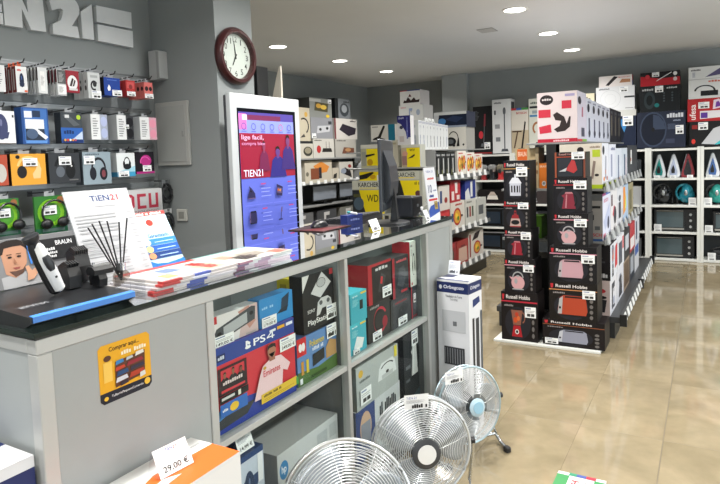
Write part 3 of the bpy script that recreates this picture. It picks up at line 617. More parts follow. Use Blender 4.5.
for i, (u, v, w, h, c) in enumerate([(.3,.6,.16,.08,'3d7fb8'),(.5,.62,.14,.06,'b8c0c4'),(.68,.64,.18,.08,'d8d8d4'),(.28,.5,.2,.07,'b8432e'),(.5,.52,.34,.08,'8c2f38'),(.3,.4,.24,.09,'2f4a72'),(.56,.42,.3,.08,'3a3442'),(.28,.3,.24,.09,'c9ccd4'),(.54,.3,.32,.1,'a8402c'),(.36,.22,.16,.08,'38303a'),(.74,.24,.12,.1,'cfd2cc')]):
    pr.append(('p',[(u,v),(u+w,v+.02),(u+w*.9,v+h),(u+w*.1,v+h*.9)],c))
build_print('sticker', pr, fst, ct)['label'] = 'yellow square sticker with toy cars and black footer'

# ------------------------------------------------------------------ goods inside the counter
B1, B2 = (1.264,1.986), (2.016,2.786)
ZS, ZL, XG = .6145, .1125, -1.30
gm = boxX('large game console box with red football picture and blue band', -1.285, 214,350,297,444, .10, '2a3f8c', ylim=B1, z0=ZS, name='console_box',
  F=[('r',0,0,1,1,'c8343f'),('p',[(0,0),(1,0),(1,.12),(.6,.24),(.3,.3),(.1,.32),(0,.24)],'2b3f94'),('p',[(0,.24),(.08,.3),(.3,.27),(.2,.16),(0,.1)],'4a8cc8'),('p',[(.02,.05),(.35,.08),(.45,.2),(.2,.22),(.04,.16)],'33373c'),
     ('r',0,.8,1,1,'2b4390'),('t',.46,.85,.61,.94,'PS','eef0f4'),('p',[(.625,.87),(.725,.87),(.725,.884),(.625,.884)],'eef0f4'),('p',[(.69,.85),(.706,.85),(.706,.94),(.69,.94)],'eef0f4'),('p',[(.625,.884),(.645,.884),(.706,.94),(.686,.94)],'eef0f4'),('o',.39,.87,.035,.02,'eef0f4'),('r',.365,.86,.385,.95,'eef0f4'),('p',[(.385,.95),(.42,.92),(.41,.89),(.385,.91)],'eef0f4'),('r',.04,.84,.13,.92,'1c2c5c'),('t',.05,.86,.12,.9,'500','c9d0e0'),
     ('r',.66,.93,.74,.96,'dfe3ee'),('r',.76,.93,.86,.97,'e0a830'),('r',.88,.93,.97,.97,'dfe3ee'),
     ('r',.04,.44,.36,.76,'3a1a20'),('r',.07,.47,.33,.73,'c8343f'),('i','person',.05,.5,.17,.7,'241c20','8c5c48'),('i','person',.14,.5,.26,.72,'2c2226','8c5c48'),('i','person',.22,.5,.35,.7,'241c20','7c4c3c'),('t',.08,.56,.3,.6,'CHAMPIONS','d8c8c8'),
     ('r',.04,.36,.36,.44,'1c1a1e'),('r',.06,.39,.2,.42,'c9c9c9'),('r',.24,.37,.27,.43,'e0dcd0'),('r',.04,.2,.34,.35,'2f66b4'),('o',.19,.27,.05,.05,'e0b832'),('t',.06,.26,.12,.29,'PLUS','d8dce8'),
     ('p',[(.42,.18),(.5,.46),(.54,.56),(.66,.62),(.78,.6),(.9,.44),(.86,.36),(.8,.4),(.78,.2),(.6,.16)],'e3c3c8'),('r',.625,.58,.7,.68,'9a6450'),('o',.66,.7,.055,.075,'a87058'),('p',[(.605,.72),(.61,.78),(.66,.8),(.71,.78),(.715,.72),(.69,.75),(.63,.75)],'1d1614'),('p',[(.62,.68),(.66,.62),(.7,.68),(.68,.64),(.64,.64)],'2a1d1a'),
     ('t',.54,.42,.76,.5,'Emirates','c8525c'),('o',.56,.53,.02,.02,'c8a040'),('r',.5,.1,.98,.22,'d8b43a'),('t',.53,.17,.76,.2,'Incluye FIFA 20','5a4a1a'),('r',.53,.14,.94,.145,'9a7c28'),('r',.53,.12,.88,.125,'9a7c28'),('r',.97,.1,1.0,.2,'4a9a4a')], tags=[(.78,.62,1.0,.79,'349,00 €')])
pz = ZS+(atx(214,350,-1.285).z-ZS)
boxX('white handheld console box standing on the large red box', -1.295, 211.5,301,258,349, .05, 'd3d4d6', ylim=B1, z0=pz+.0005, h=.095, name='console_box',
  F=[('r',0,0,1,1,'d9d6d6'),('p',[(.55,.0),(1,.0),(1,1),(.7,1)],'c8b0ae'),('p',[(.55,.9),(.8,1),(.95,.4),(.8,.2)],'b8887c'),('i','handheld',.05,.1,.95,.95,'45484c','a9adb0'),('r',0,.75,.1,1,'b8282e'),('r',.7,.02,.95,.08,'a8a0a0')], tags=[(.0,-.02,.42,.34,'149,00 €')])
boxX('bright blue handheld console box on the large red box', -1.295, 259.5,291,293,337, .05, '2f86c4', ylim=B1, z0=pz+.0005, h=.098, name='console_box',
  F=[('p',[(.62,.4),(.85,.5),(.9,.95),(.66,.8)],'24384c'),('p',[(.5,.3),(.8,.3),(.86,.5),(.6,.42)],'1c2c3c'),('t',.06,.62,.4,.7,'2DS XL','8fc0e4')], tags=[(.02,.0,.45,.36,'179,00 €')])
pk = boxX('colourful game console bundle box with red corner logo', -1.29, 297.4,340,348,394.5, .11, '4a6a9c', ylim=B1, z0=ZS, name='console_box',
  F=[('r',0,0,1,1,'5c82b4'),('p',[(0,0),(1,0),(1,.3),(.5,.22),(0,.3)],'4a6a34'),('r',0,.62,.22,1,'c2282e'),('o',.08,.8,.04,.09,'e8e0e0'),('o',.15,.8,.04,.09,'e8e0e0'),('t',.3,.72,.66,.86,'Pokemon','d8c04a'),('t',.36,.62,.64,.7,'LET\'S GO','c9d4e8'),
     ('p',[(.36,.28),(.66,.34),(.66,.58),(.36,.54)],'22272a'),('r',.08,.22,.14,.5,'c08a3a'),('r',.2,.22,.26,.5,'d0b83c'),('p',[(.7,.3),(.98,.3),(.98,.62),(.8,.7),(.7,.55)],'b08a5a'),('r',.04,.04,.1,.16,'dfe3e6'),('r',.3,.06,.7,.12,'2f4a20')], tags=[(.72,.72,.98,1.02,'379,00 €')])
pz2 = ZS+(atx(297.4,340,-1.29).z-ZS)
boxX('narrow yellow box beside the black retro console box', -1.36, 290.5,279,299,338, .06, 'b5a32c', ylim=B1, z0=pz2+.0005, F=[('r',.2,.3,.6,.7,'3a3420')], L=[('r',.25,.35,.75,.65,'38331c'),('r',.25,.8,.75,.9,'8a7c24')])
boxX('black retro console box with grey console and pad picture', -1.295, 303,277,336,340, .06, '1c1e22', ylim=B1, z0=pz2+.0005, name='console_box',
  F=[('p',[(0,1),(.22,1),(0,.72)],'d8d8d6'),('i','console',.25,.52,.92,1.0,'c6c7c8','aeb0b2'),('i','pad',.4,.24,.95,.55,'c4c5c6','55585a'),('t',.12,.1,.86,.22,'PlayStation','e8e8e8'),('t',.12,.34,.36,.4,'SONY','d0d0d0'),('p',[(.86,.9),(.98,.9),(.98,1),(.86,1)],'a83038')], tags=[(.7,.1,1.04,.36,'59,99 €')])
for k, (yt, yb) in enumerate(((281.5,319.5),(320.5,360))):
    boxX('teal network adapter box, %s of the two beside the bay post' % ('upper' if k == 0 else 'lower'), -1.29, 350.2,yt,366.5,yb, .09, '3fa3b4', ylim=B2, z0=[ZS+.131,ZS][k], h=[.130,.1305][k], F=[('r',.0,.88,1,1,'48b4c2'),('t',.12,.84,.45,.92,'tp-link','e0f0f0'),('r',.55,.4,.75,.7,'1d2426') if k == 0 else ('p',[(.2,.2),(.7,.1),(.85,.4),(.4,.55)],'d6dcdc'),('i','lines',.1,.55,.5,.8,'8fd0d6'),('r',.6,.9,.95,.96,'e0c040')], tags=[(.1,.02,.5,.2)] if k else ())
lower = [(368,307,390.5,350,'black box with red headset, lower row of counter display','2a2a2c',[('a',.55,.5,.3,.36,.06,30,330,'b0283a'),('a',.5,.5,.24,.3,.06,60,300,'1a1a1c'),('o',.75,.4,.12,.16,'8a2030'),('t',.1,.88,.5,.94,'GAMING','8a8a8a')],[(.15,.02,.55,.26)]),
         (391,301,411,334,'dark box with white label, middle of counter display lower row','35373a',[('r',.1,.75,.9,.9,'46484c'),('p',[(.2,.2),(.5,.1),(.9,.6),(.6,.75)],'24262a'),('t',.2,.8,.8,.86,'GENESIS','90282e'),('i','mouse',.3,.3,.7,.65,'1c1d20','3a3c40')],[(.3,.04,.75,.32)]),
         (411.5,287,428,322,'dark grey box with red strip at the right of counter display','3c3f44',[('r',0,0,.12,1,'b02434'),('p',[(.3,.3),(.7,.25),(.9,.7),(.5,.85)],'54585e'),('o',.6,.6,.12,.1,'c03a48'),('r',.2,.05,.9,.1,'7a2028')],[(.2,.5,.6,.78)])]
for x0, yt, x1, yb, lb, c, F, tg in lower: boxX(lb, XG, x0,yt,x1,yb, .14, c, ylim=B2, z0=ZS, F=F, tags=tg)
zc = atx(368,307,XG).z
boxX('red edged black mouse box, upper row of counter display', XG, 368,266,391.5,306, .12, '1f1c1e', ylim=B2, z0=zc+.0005, F=[('r',0,0,.16,1,'a8242e'),('r',.0,.93,1,1,'a8242e'),('p',[(.4,.25),(.6,.2),(.75,.6),(.55,.72)],'3a3a3c'),('p',[(.5,.45),(.58,.42),(.62,.6),(.54,.62)],'c03038'),('t',.3,.8,.85,.88,'MARS','c8c8c8')], L=[('r',0,0,1,1,'8a2028')], tags=[(.55,.06,.95,.34)])
zd = atx(391,301,XG).z
boxX('black gaming gear box with red left edge, upper middle of display', XG, 392.5,259,408.5,300, .12, '2c2e32', ylim=B2, z0=zd+.0005, F=[('r',0,.0,.14,1,'9a222c'),('t',.25,.86,.9,.92,'GAMING','c05058'),('p',[(.3,.3),(.6,.2),(.9,.5),(.7,.75),(.4,.7)],'43474c'),('r',.5,.08,.9,.14,'a82c34')])
ze = atx(411.5,287,XG).z
boxX('white headset box with black headset picture, counter display', XG, 410,242,426.5,284, .10, 'd5dad2', ylim=B2, z0=ze+.0005, F=[('t',.1,.88,.45,.93,'HEADSET','808080'),('i','headset',.25,.22,.92,.8,'26282a'),('i','lines',.1,.68,.4,.84,'a0a4a0'),('t',.06,.04,.3,.1,'NGS','b02c34')], L=[('r',0,0,1,1,'a82c36')])
tg = thing('price_card', 'white price card standing on the teal network boxes', 'price tag', (-1.30, 2.066, ZS+.2615), PI/2)
MB().prism([(0,0),(.03,0),(.012,.055),(.01,.055)], -.035, .035, 'x').build('holder', M_ACRYL, tg)
build_print('price_print', [('r',0,0,1,1,'e8eaea'),('i','lines',.1,.4,.9,.95,'a0a0a0'),('t',.1,.1,.9,.34,'36,99','303030')], lambda u, v, t: (-.033+u*.066, -.001+.011*v-t, .002+v*.05), tg)
# lower bays
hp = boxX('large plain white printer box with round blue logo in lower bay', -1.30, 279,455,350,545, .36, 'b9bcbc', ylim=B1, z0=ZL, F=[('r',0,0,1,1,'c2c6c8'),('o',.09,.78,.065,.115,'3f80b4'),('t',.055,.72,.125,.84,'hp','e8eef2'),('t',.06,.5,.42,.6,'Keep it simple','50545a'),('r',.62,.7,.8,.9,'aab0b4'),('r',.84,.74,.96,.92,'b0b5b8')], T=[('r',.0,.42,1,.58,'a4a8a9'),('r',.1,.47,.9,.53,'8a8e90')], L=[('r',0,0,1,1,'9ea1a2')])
boxX('small blue and white camera box beside printer box in lower bay', -1.285, 240,459,266,560, .12, '2c4470', ylim=B1, z0=ZL, F=[('r',0,0,1,.95,'b9c3d2'),('p',[(.1,.5),(.6,.62),(.9,.8),(.2,.78)],'3a4a6a'),('i','mouse',.1,.55,.7,.85,'33405a','6a7a98'),('r',.75,.7,.95,.95,'e0e4e8'),('t',.3,.3,.9,.4,'TREKSTOR','2c4470')], T=[('r',0,0,1,1,'243a62')])
hb = atx(240,459,-1.285)
tg = thing('price_card', 'tilted white price card on the small blue camera box', 'price tag', (-1.30, hb.y+.05, hb.z+.001), PI/2)
MB().prism([(0,0),(.03,0),(.022,.06),(.02,.06)], -.04, .04, 'x').build('holder', M_ACRYL, tg)
build_print('price_print', [('r',0,0,1,1,'e8eaea'),('i','lines',.1,.45,.9,.95,'9a9ea8'),('t',.12,.1,.9,.34,'14,99 €','303030')], lambda u, v, t: (-.038+u*.076, -.001+.02*v-t, .002+v*.056), tg)
PZ = atx(357,413,-1.295).z
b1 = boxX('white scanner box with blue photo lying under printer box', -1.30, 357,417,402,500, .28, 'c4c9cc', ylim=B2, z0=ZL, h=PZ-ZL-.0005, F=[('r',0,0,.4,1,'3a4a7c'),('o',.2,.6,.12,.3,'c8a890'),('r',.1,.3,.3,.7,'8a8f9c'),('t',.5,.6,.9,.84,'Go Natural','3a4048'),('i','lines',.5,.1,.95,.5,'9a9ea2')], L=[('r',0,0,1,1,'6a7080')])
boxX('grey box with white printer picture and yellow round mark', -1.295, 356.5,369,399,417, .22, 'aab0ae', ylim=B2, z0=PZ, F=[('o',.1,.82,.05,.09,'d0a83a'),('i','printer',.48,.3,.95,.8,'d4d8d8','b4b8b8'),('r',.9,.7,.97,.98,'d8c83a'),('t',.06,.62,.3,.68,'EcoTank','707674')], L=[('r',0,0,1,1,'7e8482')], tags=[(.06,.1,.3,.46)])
boxX('black kettle box with white kettle picture in the lower bay', -1.30, 404,337,428,402, .24, '2a2d30', ylim=B2, z0=ZL, F=[('i','kettle',.42,.45,.98,.9,'c9cbc9','e4e6e4'),('r',.1,.6,.4,.64,'6a7074'),('r',.1,.45,.35,.48,'6a7074'),('p',[(.0,.2),(1,.3),(1,.0),(0,.0)],'3c4a50')], tags=[(.48,.84,.9,1.02)])

# ------------------------------------------------------------------ on the counter
ZC = CTOP+.0003
# shaver display tray
tr = thing('shaver_display', 'black tilted display tray with blue stripe and picture board, holding trimmer', 'display stand', (-1.42, .9, ZC))
MB().prism([(.125,0),(.15,.012),(.15,.026),(-.12,.044),(-.12,0)], -.16, .115, 'y').build('tray', mat('15171a', .35), tr)
MB().prism([(.1505,.0135),(.1525,.0135),(.1515,.0265),(.1375,.0285),(.137,.0272),(.1505,.0262)], -.155, .1145, 'y').build('blue_stripe', mat('3f7fd0', .4), tr)
build_print('tray_print', [('i','lines',.1,.1,.9,.9,'4a4c50'),('t',.15,.5,.7,.75,'BRAUN','8a8c90')], lambda u, v, t: (.11-.18*(1-v)*.4-.02, -.15+u*.12, .0302+.0018*(1-v)+t), tr)
MB().prism([(-.12,.0442),(-.135,.0442),(-.168,.168),(-.155,.168)], -.19, .16, 'y').build('picture_board', mat('6b6c6e', .5), tr)
def fbd(u, v, t):
    u = .36+.64*u
    return (-.119-.036*v+t, -.19+u*.35, .046+v*.12)
SK = 'b08268'
build_print('board_print', [('r',-.56,0,1,1,'77787a'),('p',[(.0,.0),(.62,.0),(.52,.2),(.3,.3),(0,.24)],'9fa0a2'),('p',[(.06,.3),(.05,.75),(.1,.9),(.2,.97),(.3,.92),(.35,.75),(.33,.5),(.26,.28),(.16,.2)],SK),('p',[(.03,.7),(.05,.95),(.15,1),(.27,1),(.36,.93),(.38,.65),(.345,.8),(.3,.86),(.2,.86),(.1,.84),(.07,.72)],'221a17'),
   ('p',[(.1,.35),(.16,.22),(.26,.28),(.31,.45),(.26,.36),(.18,.34)],'5a4238'),('p',[(.15,.42),(.24,.42),(.22,.38),(.17,.38)],'8a4a44'),('o',.14,.64,.025,.02,'2a1c18'),('o',.25,.64,.025,.02,'2a1c18'),('r',.11,.69,.17,.705,'241814'),('r',.22,.69,.28,.705,'241814'),('p',[(.185,.62),(.21,.5),(.175,.5)],'96684f'),
   ('p',[(.28,.1),(.36,.12),(.46,.3),(.43,.38),(.36,.3),(.33,.42),(.29,.4),(.3,.26)],'c29478'),('r',.36,.44,1.0,.92,'1d1e20'),('r',.36,.44,.385,.92,'3f7fd0'),('t',.72,.76,.94,.86,'BRAUN','d8dadc'),('t',.45,.66,.7,.72,'Afeitado,','c9cbcd'),('t',.45,.58,.72,.63,'con confort','c9cbcd'),('t',.45,.5,.7,.55,'y precision','c9cbcd')], fbd, tr)
tm = thing('beard_trimmer', 'white and black beard trimmer leaning on the shaver display', 'trimmer', (-1.40, .9, ZC+.036))
p0 = atx(58,297,-1.40); p1 = atx(31,244,-1.40)
ax = Vector((0, p1.y-p0.y, p1.z-p0.z)); L_ = ax.length; ax.normalize(); sd = Vector((0, ax.z, -ax.y))
yo = p0.y-.9
def tp(s, a, x): return (x, yo+ax.y*s*L_+sd.y*a, .006+ax.z*s*L_+sd.z*a)
def loft(rings, n=16):
    mb = MB(); vs = []
    for s, rx, ra, cx_, ca in rings:
        for k in range(n):
            q = 2*PI*k/n; vs.append(tp(s, ca+ra*math.cos(q), cx_+rx*math.sin(q)))
    fs_ = [(j*n+k, j*n+(k+1)%n, (j+1)*n+(k+1)%n, (j+1)*n+k) for j in range(len(rings)-1) for k in range(n)]
    fs_ += [tuple(range(n-1,-1,-1)), tuple((len(rings)-1)*n+k for k in range(n))]
    return mb.add(vs, fs_)
loft([(.0,.012,.012,0,0),(.05,.017,.018,0,0),(.3,.018,.02,0,0),(.6,.017,.02,0,0),(.85,.015,.017,0,0),(.93,.012,.013,0,0)]).build('body_back', mat('1b1c1f', .3), tm, True)
loft([(.03,.008,.008,.012,.002),(.06,.012,.014,.012,.002),(.3,.012,.016,.012,.002),(.62,.011,.016,.011,.002),(.84,.009,.013,.009,.002),(.9,.004,.006,.009,.002)]).build('white_shell', mat('e2e4e4', .25), tm, True)
loft([(.42,.004,.007,.022,.002),(.5,.005,.011,.0225,.002),(.62,.005,.0115,.0215,.002),(.68,.004,.008,.019,.002)]).build('grip_inlay', mat('24272b', .35), tm, True)
loft([(.28,.002,.003,.0235,.002),(.31,.002,.003,.0235,.002)]).build('switch', mat('24272b', .35), tm, True)
loft([(.92,.013,.015,0,0),(.97,.017,.02,0,0),(1.03,.018,.021,0,0),(1.05,.01,.018,0,0)]).build('cutter_head', mat('202225', .35), tm, True)
def comb(label, y, x, w, h, zo, nt_):
    o = thing('trimmer_comb', label, 'comb', (x, y, ZC+zo))
    MB().prism([(-.02,.0),(.02,.0),(.022,h*.5),(.012,h*.9),(-.012,h),(-.022,h*.8)], -w/2, w/2, 'y').build('comb_body', mat('17181a', .35), o)
    for k in range(nt_):
        yy = -w/2+w*(k+.5)/nt_
        MB().prism([(-.024,h*.72),(.0,h*.93),(.014,h*.86),(.016,h*1.0),(-.002,h*1.12),(-.028,h*.9)], yy-w/nt_*.28, yy+w/nt_*.28, 'y').build('comb_tooth', mat('17181a', .35), o)
    return o
comb('small black comb attachment right of the white trimmer', .947, -1.43, .035, .062, .0392, 5)
comb('tall black comb attachment in the middle of display', 1.0, -1.47, .042, .085, .0422, 7)
fh = thing('foil_shaver_head', 'black foil shaver head with silver foil, right end of shaver display', 'shaver head', (-1.385, .999, ZC+.0355))
MB().prism([(-.014,0),(.014,0),(.017,.02),(.012,.032),(-.012,.032),(-.017,.02)], -.012, .012, 'y').build('neck', mat('1a1b1d', .35), fh)
MB().prism([(-.016,.0322),(.016,.0322),(.018,.045),(.008,.054),(-.008,.054),(-.018,.045)], -.026, .032, 'y').build('head_housing', mat('1a1b1d', .35), fh)
MB().prism([(-.006,.0542),(.0085,.0542),(.006,.059),(-.003,.059)], -.022, .028, 'y').build('foil', mat('b9bbbc', .25, .9), fh)
sn = thing('nose_trimmer_head', 'small black cone shaped trimmer head on the shaver display', 'trimmer head', (-1.42, 1.008, ZC+.036))
MB().lathe([(.012,0),(.013,.02),(.01,.03),(.006,.042),(.004,.05)], 14).build('cone', mat('1b1c1e', .3), sn, True)
MB().lathe([(.0045,.0502),(.003,.058)], 14).build('tip', mat('aaacae', .25, .9), sn, True)
# small acrylic box
ab = thing('acrylic_box', 'small empty clear acrylic box beside reed diffuser', 'box', (-1.33, 1.05, ZC))
abm = MB().box(-.03,-.026,0,.03,.026,.003)
for a in ((-.03,-.026,.0031,.03,-.0235,.055),(-.03,.0235,.0031,.03,.026,.055),(-.03,-.0234,.0031,-.0275,.0234,.055),(.0275,-.0234,.0031,.03,.0234,.055)): abm.box(*a)
abm.build('acrylic_walls', M_ACRYL, ab)
# reed diffuser
rd = thing('reed_diffuser', 'small glass reed diffuser with silver collar and black reeds', 'reed diffuser', (-1.46, 1.125, ZC))
MB().lathe([(.022,0),(.024,.004),(.024,.038),(.018,.046),(.012,.05)], 20).build('bottle', glass_mat('amber_glass', (.7,.66,.62)), rd, True)
MB().lathe([(.013,.0502),(.0135,.072),(.009,.073)], 20).build('collar', mat('b9bbbd', .2, .9), rd, True)
for a, b in ((88,228),(92,224),(99,221),(107,221),(119,222),(127,218)):
    q = atx(a, b, -1.47)
    e = Vector((q.x+1.46, q.y-1.125, q.z-ZC)); s_ = Vector((e.x*-.02, e.y*-.05, .01))
    MB().tube([s_, e], .0022, 6).build('reed', mat('141415', .5), rd)
# menu board and leaflets
def leaflet(name, label, cat, x, y0, y1, h, tilt, F, sp=True, thick=.004, ac=True):
    t = thing(name, label, cat, (x, (y0+y1)/2, ZC), PI/2); w = y1-y0
    sn_, cs_ = math.sin(tilt), math.cos(tilt)
    MB().prism([(0,0),(-thick,.0),(-thick+h*sn_,h*cs_),(h*sn_,h*cs_)], -w/2, w/2, 'x').build('sheet', mat('b0b2b5', .5), t)
    build_print('print', F, lambda u, v, q: (-w/2+u*w, -thick+h*sn_*v-q*cs_, h*cs_*v), t)
    MB().prism([(.0005,0),(.09,0),(.09,.002),(.003+h*sn_*.5*.9,h*cs_*.45),(h*sn_*.5*.9,h*cs_*.45)], -w*.3, w*.3, 'x').build('easel_back', M_ACRYL, t)
    return t
ln = [('r',.06,.9-.034*i,.06+(.62 if (i % 7) else .4),.911-.034*i,'9a9c9e') for i in range(5, 26) if i not in (11, 18)]
ln += [('r',.86,.9-.034*i,.93,.911-.034*i,'9a9c9e') for i in range(5, 26, 2)]
leaflet('menu_board', 'white A4 price list leaning on counter with blue and red heading', 'sign', -1.509, 1.062, 1.285, .30, .38,
   [('t',.36,.88,.66,.94,'TiEN','3a4a78'),('t',.68,.88,.8,.94,'21','c23a40'),('r',.4,.82,.72,.826,'9a9ca0')]+ln)
leaflet('warranty_leaflet', 'pale blue leaflet with red top band and three blue bars', 'leaflet', -1.606, 1.355, 1.505, .21, .5,
   [('r',0,0,1,1,'b8d6e4'),('r',0,.93,1,1,'c8423c'),('t',.05,.945,.9,.985,'SERVICIO DE GARANTIA','eed8d4'),('p',[(.42,.62),(.7,.66),(.62,.86),(.34,.82)],'e8e2dc'),('o',.45,.8,.1,.06,'d0382e'),('t',.25,.53,.85,.6,'Garantizado','2f6ab0'),
    ('r',.0,.4,1,.51,'3a80cc'),('r',.0,.28,1,.39,'2c5cae'),('r',.0,.16,1,.27,'24407c'),('o',.16,.455,.1,.055,'e0e6ea'),('o',.16,.335,.1,.055,'dcd48a'),('o',.16,.215,.1,.055,'d8906a'),('r',.36,.44,.9,.455,'a9c4e4'),('r',.36,.32,.9,.335,'a9c4e4'),('r',.36,.2,.9,.215,'a9c4e4'),('p',[(0,0),(1,0),(1,.1),(.5,.06),(.2,.08),(0,.15)],'2f74c0')])
leaflet('promo_leaflet', 'narrow white promotion leaflet with blue numeral at counter end', 'leaflet', -1.31, 2.995, 3.145, .28, .11,
   [('r',0,0,1,1,'e2e4ea'),('t',.15,.9,.8,.94,'TiEN 21','4a5aa0'),('t',.2,.76,.8,.8,'promocion','d05048'),('t',.18,.5,.5,.66,'10','28386c'),('r',.62,.52,.9,.55,'8a92b0'),('t',.2,.41,.6,.46,'regalo','3a4a90'),('r',.12,.34,.9,.38,'c83a3c'),('p',[(0,.02),(1,.1),(1,.3),(.2,.24),(0,.16)],'3a58a8'),('r',.55,.16,.85,.32,'b09a5a'),('r',.6,.2,.8,.28,'8a7440')])
# brochures in two piles
def brochure(label, x, y, z, w, d, rz, cols, grp, th=.006):
    t = thing('brochure', label, 'brochure', (x, y, z), rz, grp)
    MB().box(-w/2,-d/2,0,w/2,d/2,th,0,0).build('pages', mat(cols[0], .4), t)
    MB().box(w/2-.025,-d/2-.001,.0002,w/2+.001,-d*.28,th+.0004,0,0).build('corner_band', mat(cols[1], .4), t)
    MB().box(w/2-.02,-d*.12,.0002,w/2+.0008,d*.1,th+.0003,0,0).build('edge_print', mat(cols[2], .4), t)
    return t
zz = ZC
for k in range(4):
    b_ = brochure('white advertising brochure with red band, layer %s of the front counter pile' % ['one, lowest,','two','three','four, topmost,'][k], -1.385+.006*random.uniform(-1,1), 1.245+.01*k, zz, .21, .30, random.uniform(-.06,.06), [('b9b5b5','a83432','3a4a90'),('b4b2b8','a89a9a','3a4a90'),('bcb8b6','a83a38','c4c8d4'),('b8b2b0','a83c3a','4a5aa0')][k], 'advertising brochures at front of the counter'); zz += .0072
build_print('cover_print', [('r',0,0,1,1,'bdb4b0'),('r',0,.0,.14,1,'a83834'),('p',[(.14,.1),(.5,.05),(.9,.3),(.85,.6),(.3,.55)],'b8c4d8'),('r',.5,.62,.95,.9,'c8a090'),('t',.3,.7,.9,.86,'OFERTAS','b83a38'),('r',.3,.3,.6,.5,'6a7aa8'),('r',.65,.15,.9,.28,'d0c070')], lambda u, v, q: (-.105+u*.2, -.15+v*.3, .0062+q), b_)
zz = ZC
for k in range(3):
    b_ = brochure('pale magazine, %s of the rear counter pile' % ['lowest','middle one','topmost with teal cover edge'][k], -1.42+.004*k, 1.58+.006*k, zz, .22, .29, -.08+.05*k, [('d0c4d0','8a5a78','b89ab0'),('cdd0d4','7a6a88','a890a8'),('c9d0d0','a8788c','b0a0b0')][k], 'magazines in the rear counter pile', .007); zz += .0082
build_print('cover_print', [('r',0,0,1,1,'b4b3aa'),('p',[(0,0),(.06,0),(.06,1),(0,1)],'6a9a9a'),('r',.3,.1,.6,.3,'c08a7a'),('p',[(.4,.4),(.8,.35),(.75,.7),(.5,.75)],'8a8478'),('t',.55,.2,.9,.5,'tien','3a3432'),('r',.2,.6,.4,.9,'b8b4a4'),('r',.7,.75,.95,.95,'c86a5a')], lambda u, v, q: (-.11+u*.22, -.145+v*.29, .0072+q), b_)
# mouse mat with mouse, keyboard, till monitor, printer
mp_ = thing('mouse_mat', 'black and dark red mouse mat on the counter by kiosk', 'mouse mat', (-1.68, 2.48, ZC), .0)
MB().box(-.105,-.13,0,.105,.13,.004,0,.001).build('mat_sheet', mat('2a1416', .6), mp_)
build_print('mat_print', [('p',[(.3,0),(1,0),(1,.9),(.7,.6)],'5a1c20')], lambda u, v, q: (-.105+u*.21, -.13+v*.26, .0042+q), mp_)
ms = thing('computer_mouse', 'black computer mouse lying on the dark red mat', 'mouse', (-1.70, 2.50, ZC+.0052))
mm = MB(); n = 16
prof = [(-.055,.012,.008),(-.045,.024,.022),(-.02,.03,.033),(.01,.031,.036),(.035,.029,.03),(.052,.02,.016),(.057,.01,.008)]
vs = []
for yy, hw, hh in prof:
    for k in range(9): q = PI*k/8; vs.append((hw*math.cos(q), yy, hh*math.sin(q)**.7))
mm.add(vs, [(j*9+k, j*9+k+1, (j+1)*9+k+1, (j+1)*9+k) for j in range(6) for k in range(8)]+[tuple(range(9)), tuple(54+k for k in range(8,-1,-1))])
mm.build('shell', mat('16171a', .35), ms, True)
MB().lathe([(.005,-.003),(.005,.003)], 12, axis='x', c=(0,.03,.032)).build('scroll_wheel', mat('3a3c40', .5), ms)
kb_ = thing('computer_keyboard', 'black computer keyboard on the counter behind monitor', 'keyboard', (-1.73, 2.90, ZC))
MB().prism([(-.07,0),(.07,0),(.07,.022),(-.07,.012)], -.21, .21, 'y').build('keyboard_base', mat('1a1b1e', .45), kb_)
for r in range(5):
    for c_ in range(14):
        x = -.055+.026*r; y = -.195+.0287*c_
        link('key', bpy.data.meshes.get('key') or MB().box(-.011,-.0125,0,.011,.0125,.006,0,.0015).mesh('key', mat('26282c', .5)), kb_).location = (x, y, .0131+.0007*0+(x+.07)/.14*.01)
sbx = thing('blue_card_box', 'small dark blue card box on the counter beside keyboard', 'box', (-1.60, 2.69, ZC), PI/2-.2)
MB().box(-.06,0,0,.06,.05,.05,0,.001).build('carton', mat('1f2f70', .4), sbx)
build_print('front_print', [('t',.2,.4,.8,.6,'VISA','8a96c8'),('r',0,.85,1,1,'2c3f8c')], fm_front(.12,.05,.05), sbx)
pen = thing('marker_pen', 'teal and white marker pen lying on the blue card box', 'pen', (-1.62, 2.70, ZC+.0505), 1.0)
MB().lathe([(.005,-.05),(.006,-.04),(.006,.02)], 12, axis='y', c=(0,0,.0065)).build('pen_barrel', mat('d5d7d7', .4), pen, True)
MB().lathe([(.0064,.0202),(.0064,.055),(.004,.06)], 12, axis='y', c=(0,0,.0065)).build('pen_cap', mat('2fa0a0', .4), pen, True)
mo = thing('till_monitor', 'black till monitor seen edge-on on the counter', 'monitor', (-1.44, 2.77, ZC), math.radians(19))
MB().box(-.014,-.22,.075,.002,.22,.435,0,.004).build('screen_housing', mat('2b3138', .4), mo)
MB().prism([(.0022,.11),(.03,.15),(.038,.22),(.03,.30),(.0022,.38)], -.15, .15, 'y').build('rear_bulge', mat('2b3038', .4), mo)
MB().box(-.0155,-.205,.09,-.0142,.205,.42).build('screen', mat('0c0e14', .1), mo)
MB().prism([(.01,.012),(.05,.012),(.034,.2),(.0305,.2)], -.03, .03, 'y').build('neck', mat('1b1d20', .4), mo)
MB().lathe([(.11,0),(.11,.006),(.09,.0115)], 28).build('foot', mat('1b1d20', .35), mo, True)
rp = thing('receipt_printer', 'black receipt printer behind the till monitor', 'printer', (-1.475, 3.068, ZC), 0)
MB().box(-.065,-.07,.002,.065,.07,.118,0,.01).build('housing', mat('23262b', .4), rp)
MB().box(-.05,-.05,.1182,.05,.02,.122,0,.001).build('paper_cover', mat('30343a', .35), rp)
MB().box(.0652,-.01,.06,.0658,.01,.075).build('badge', mat('8a8e94', .3), rp)
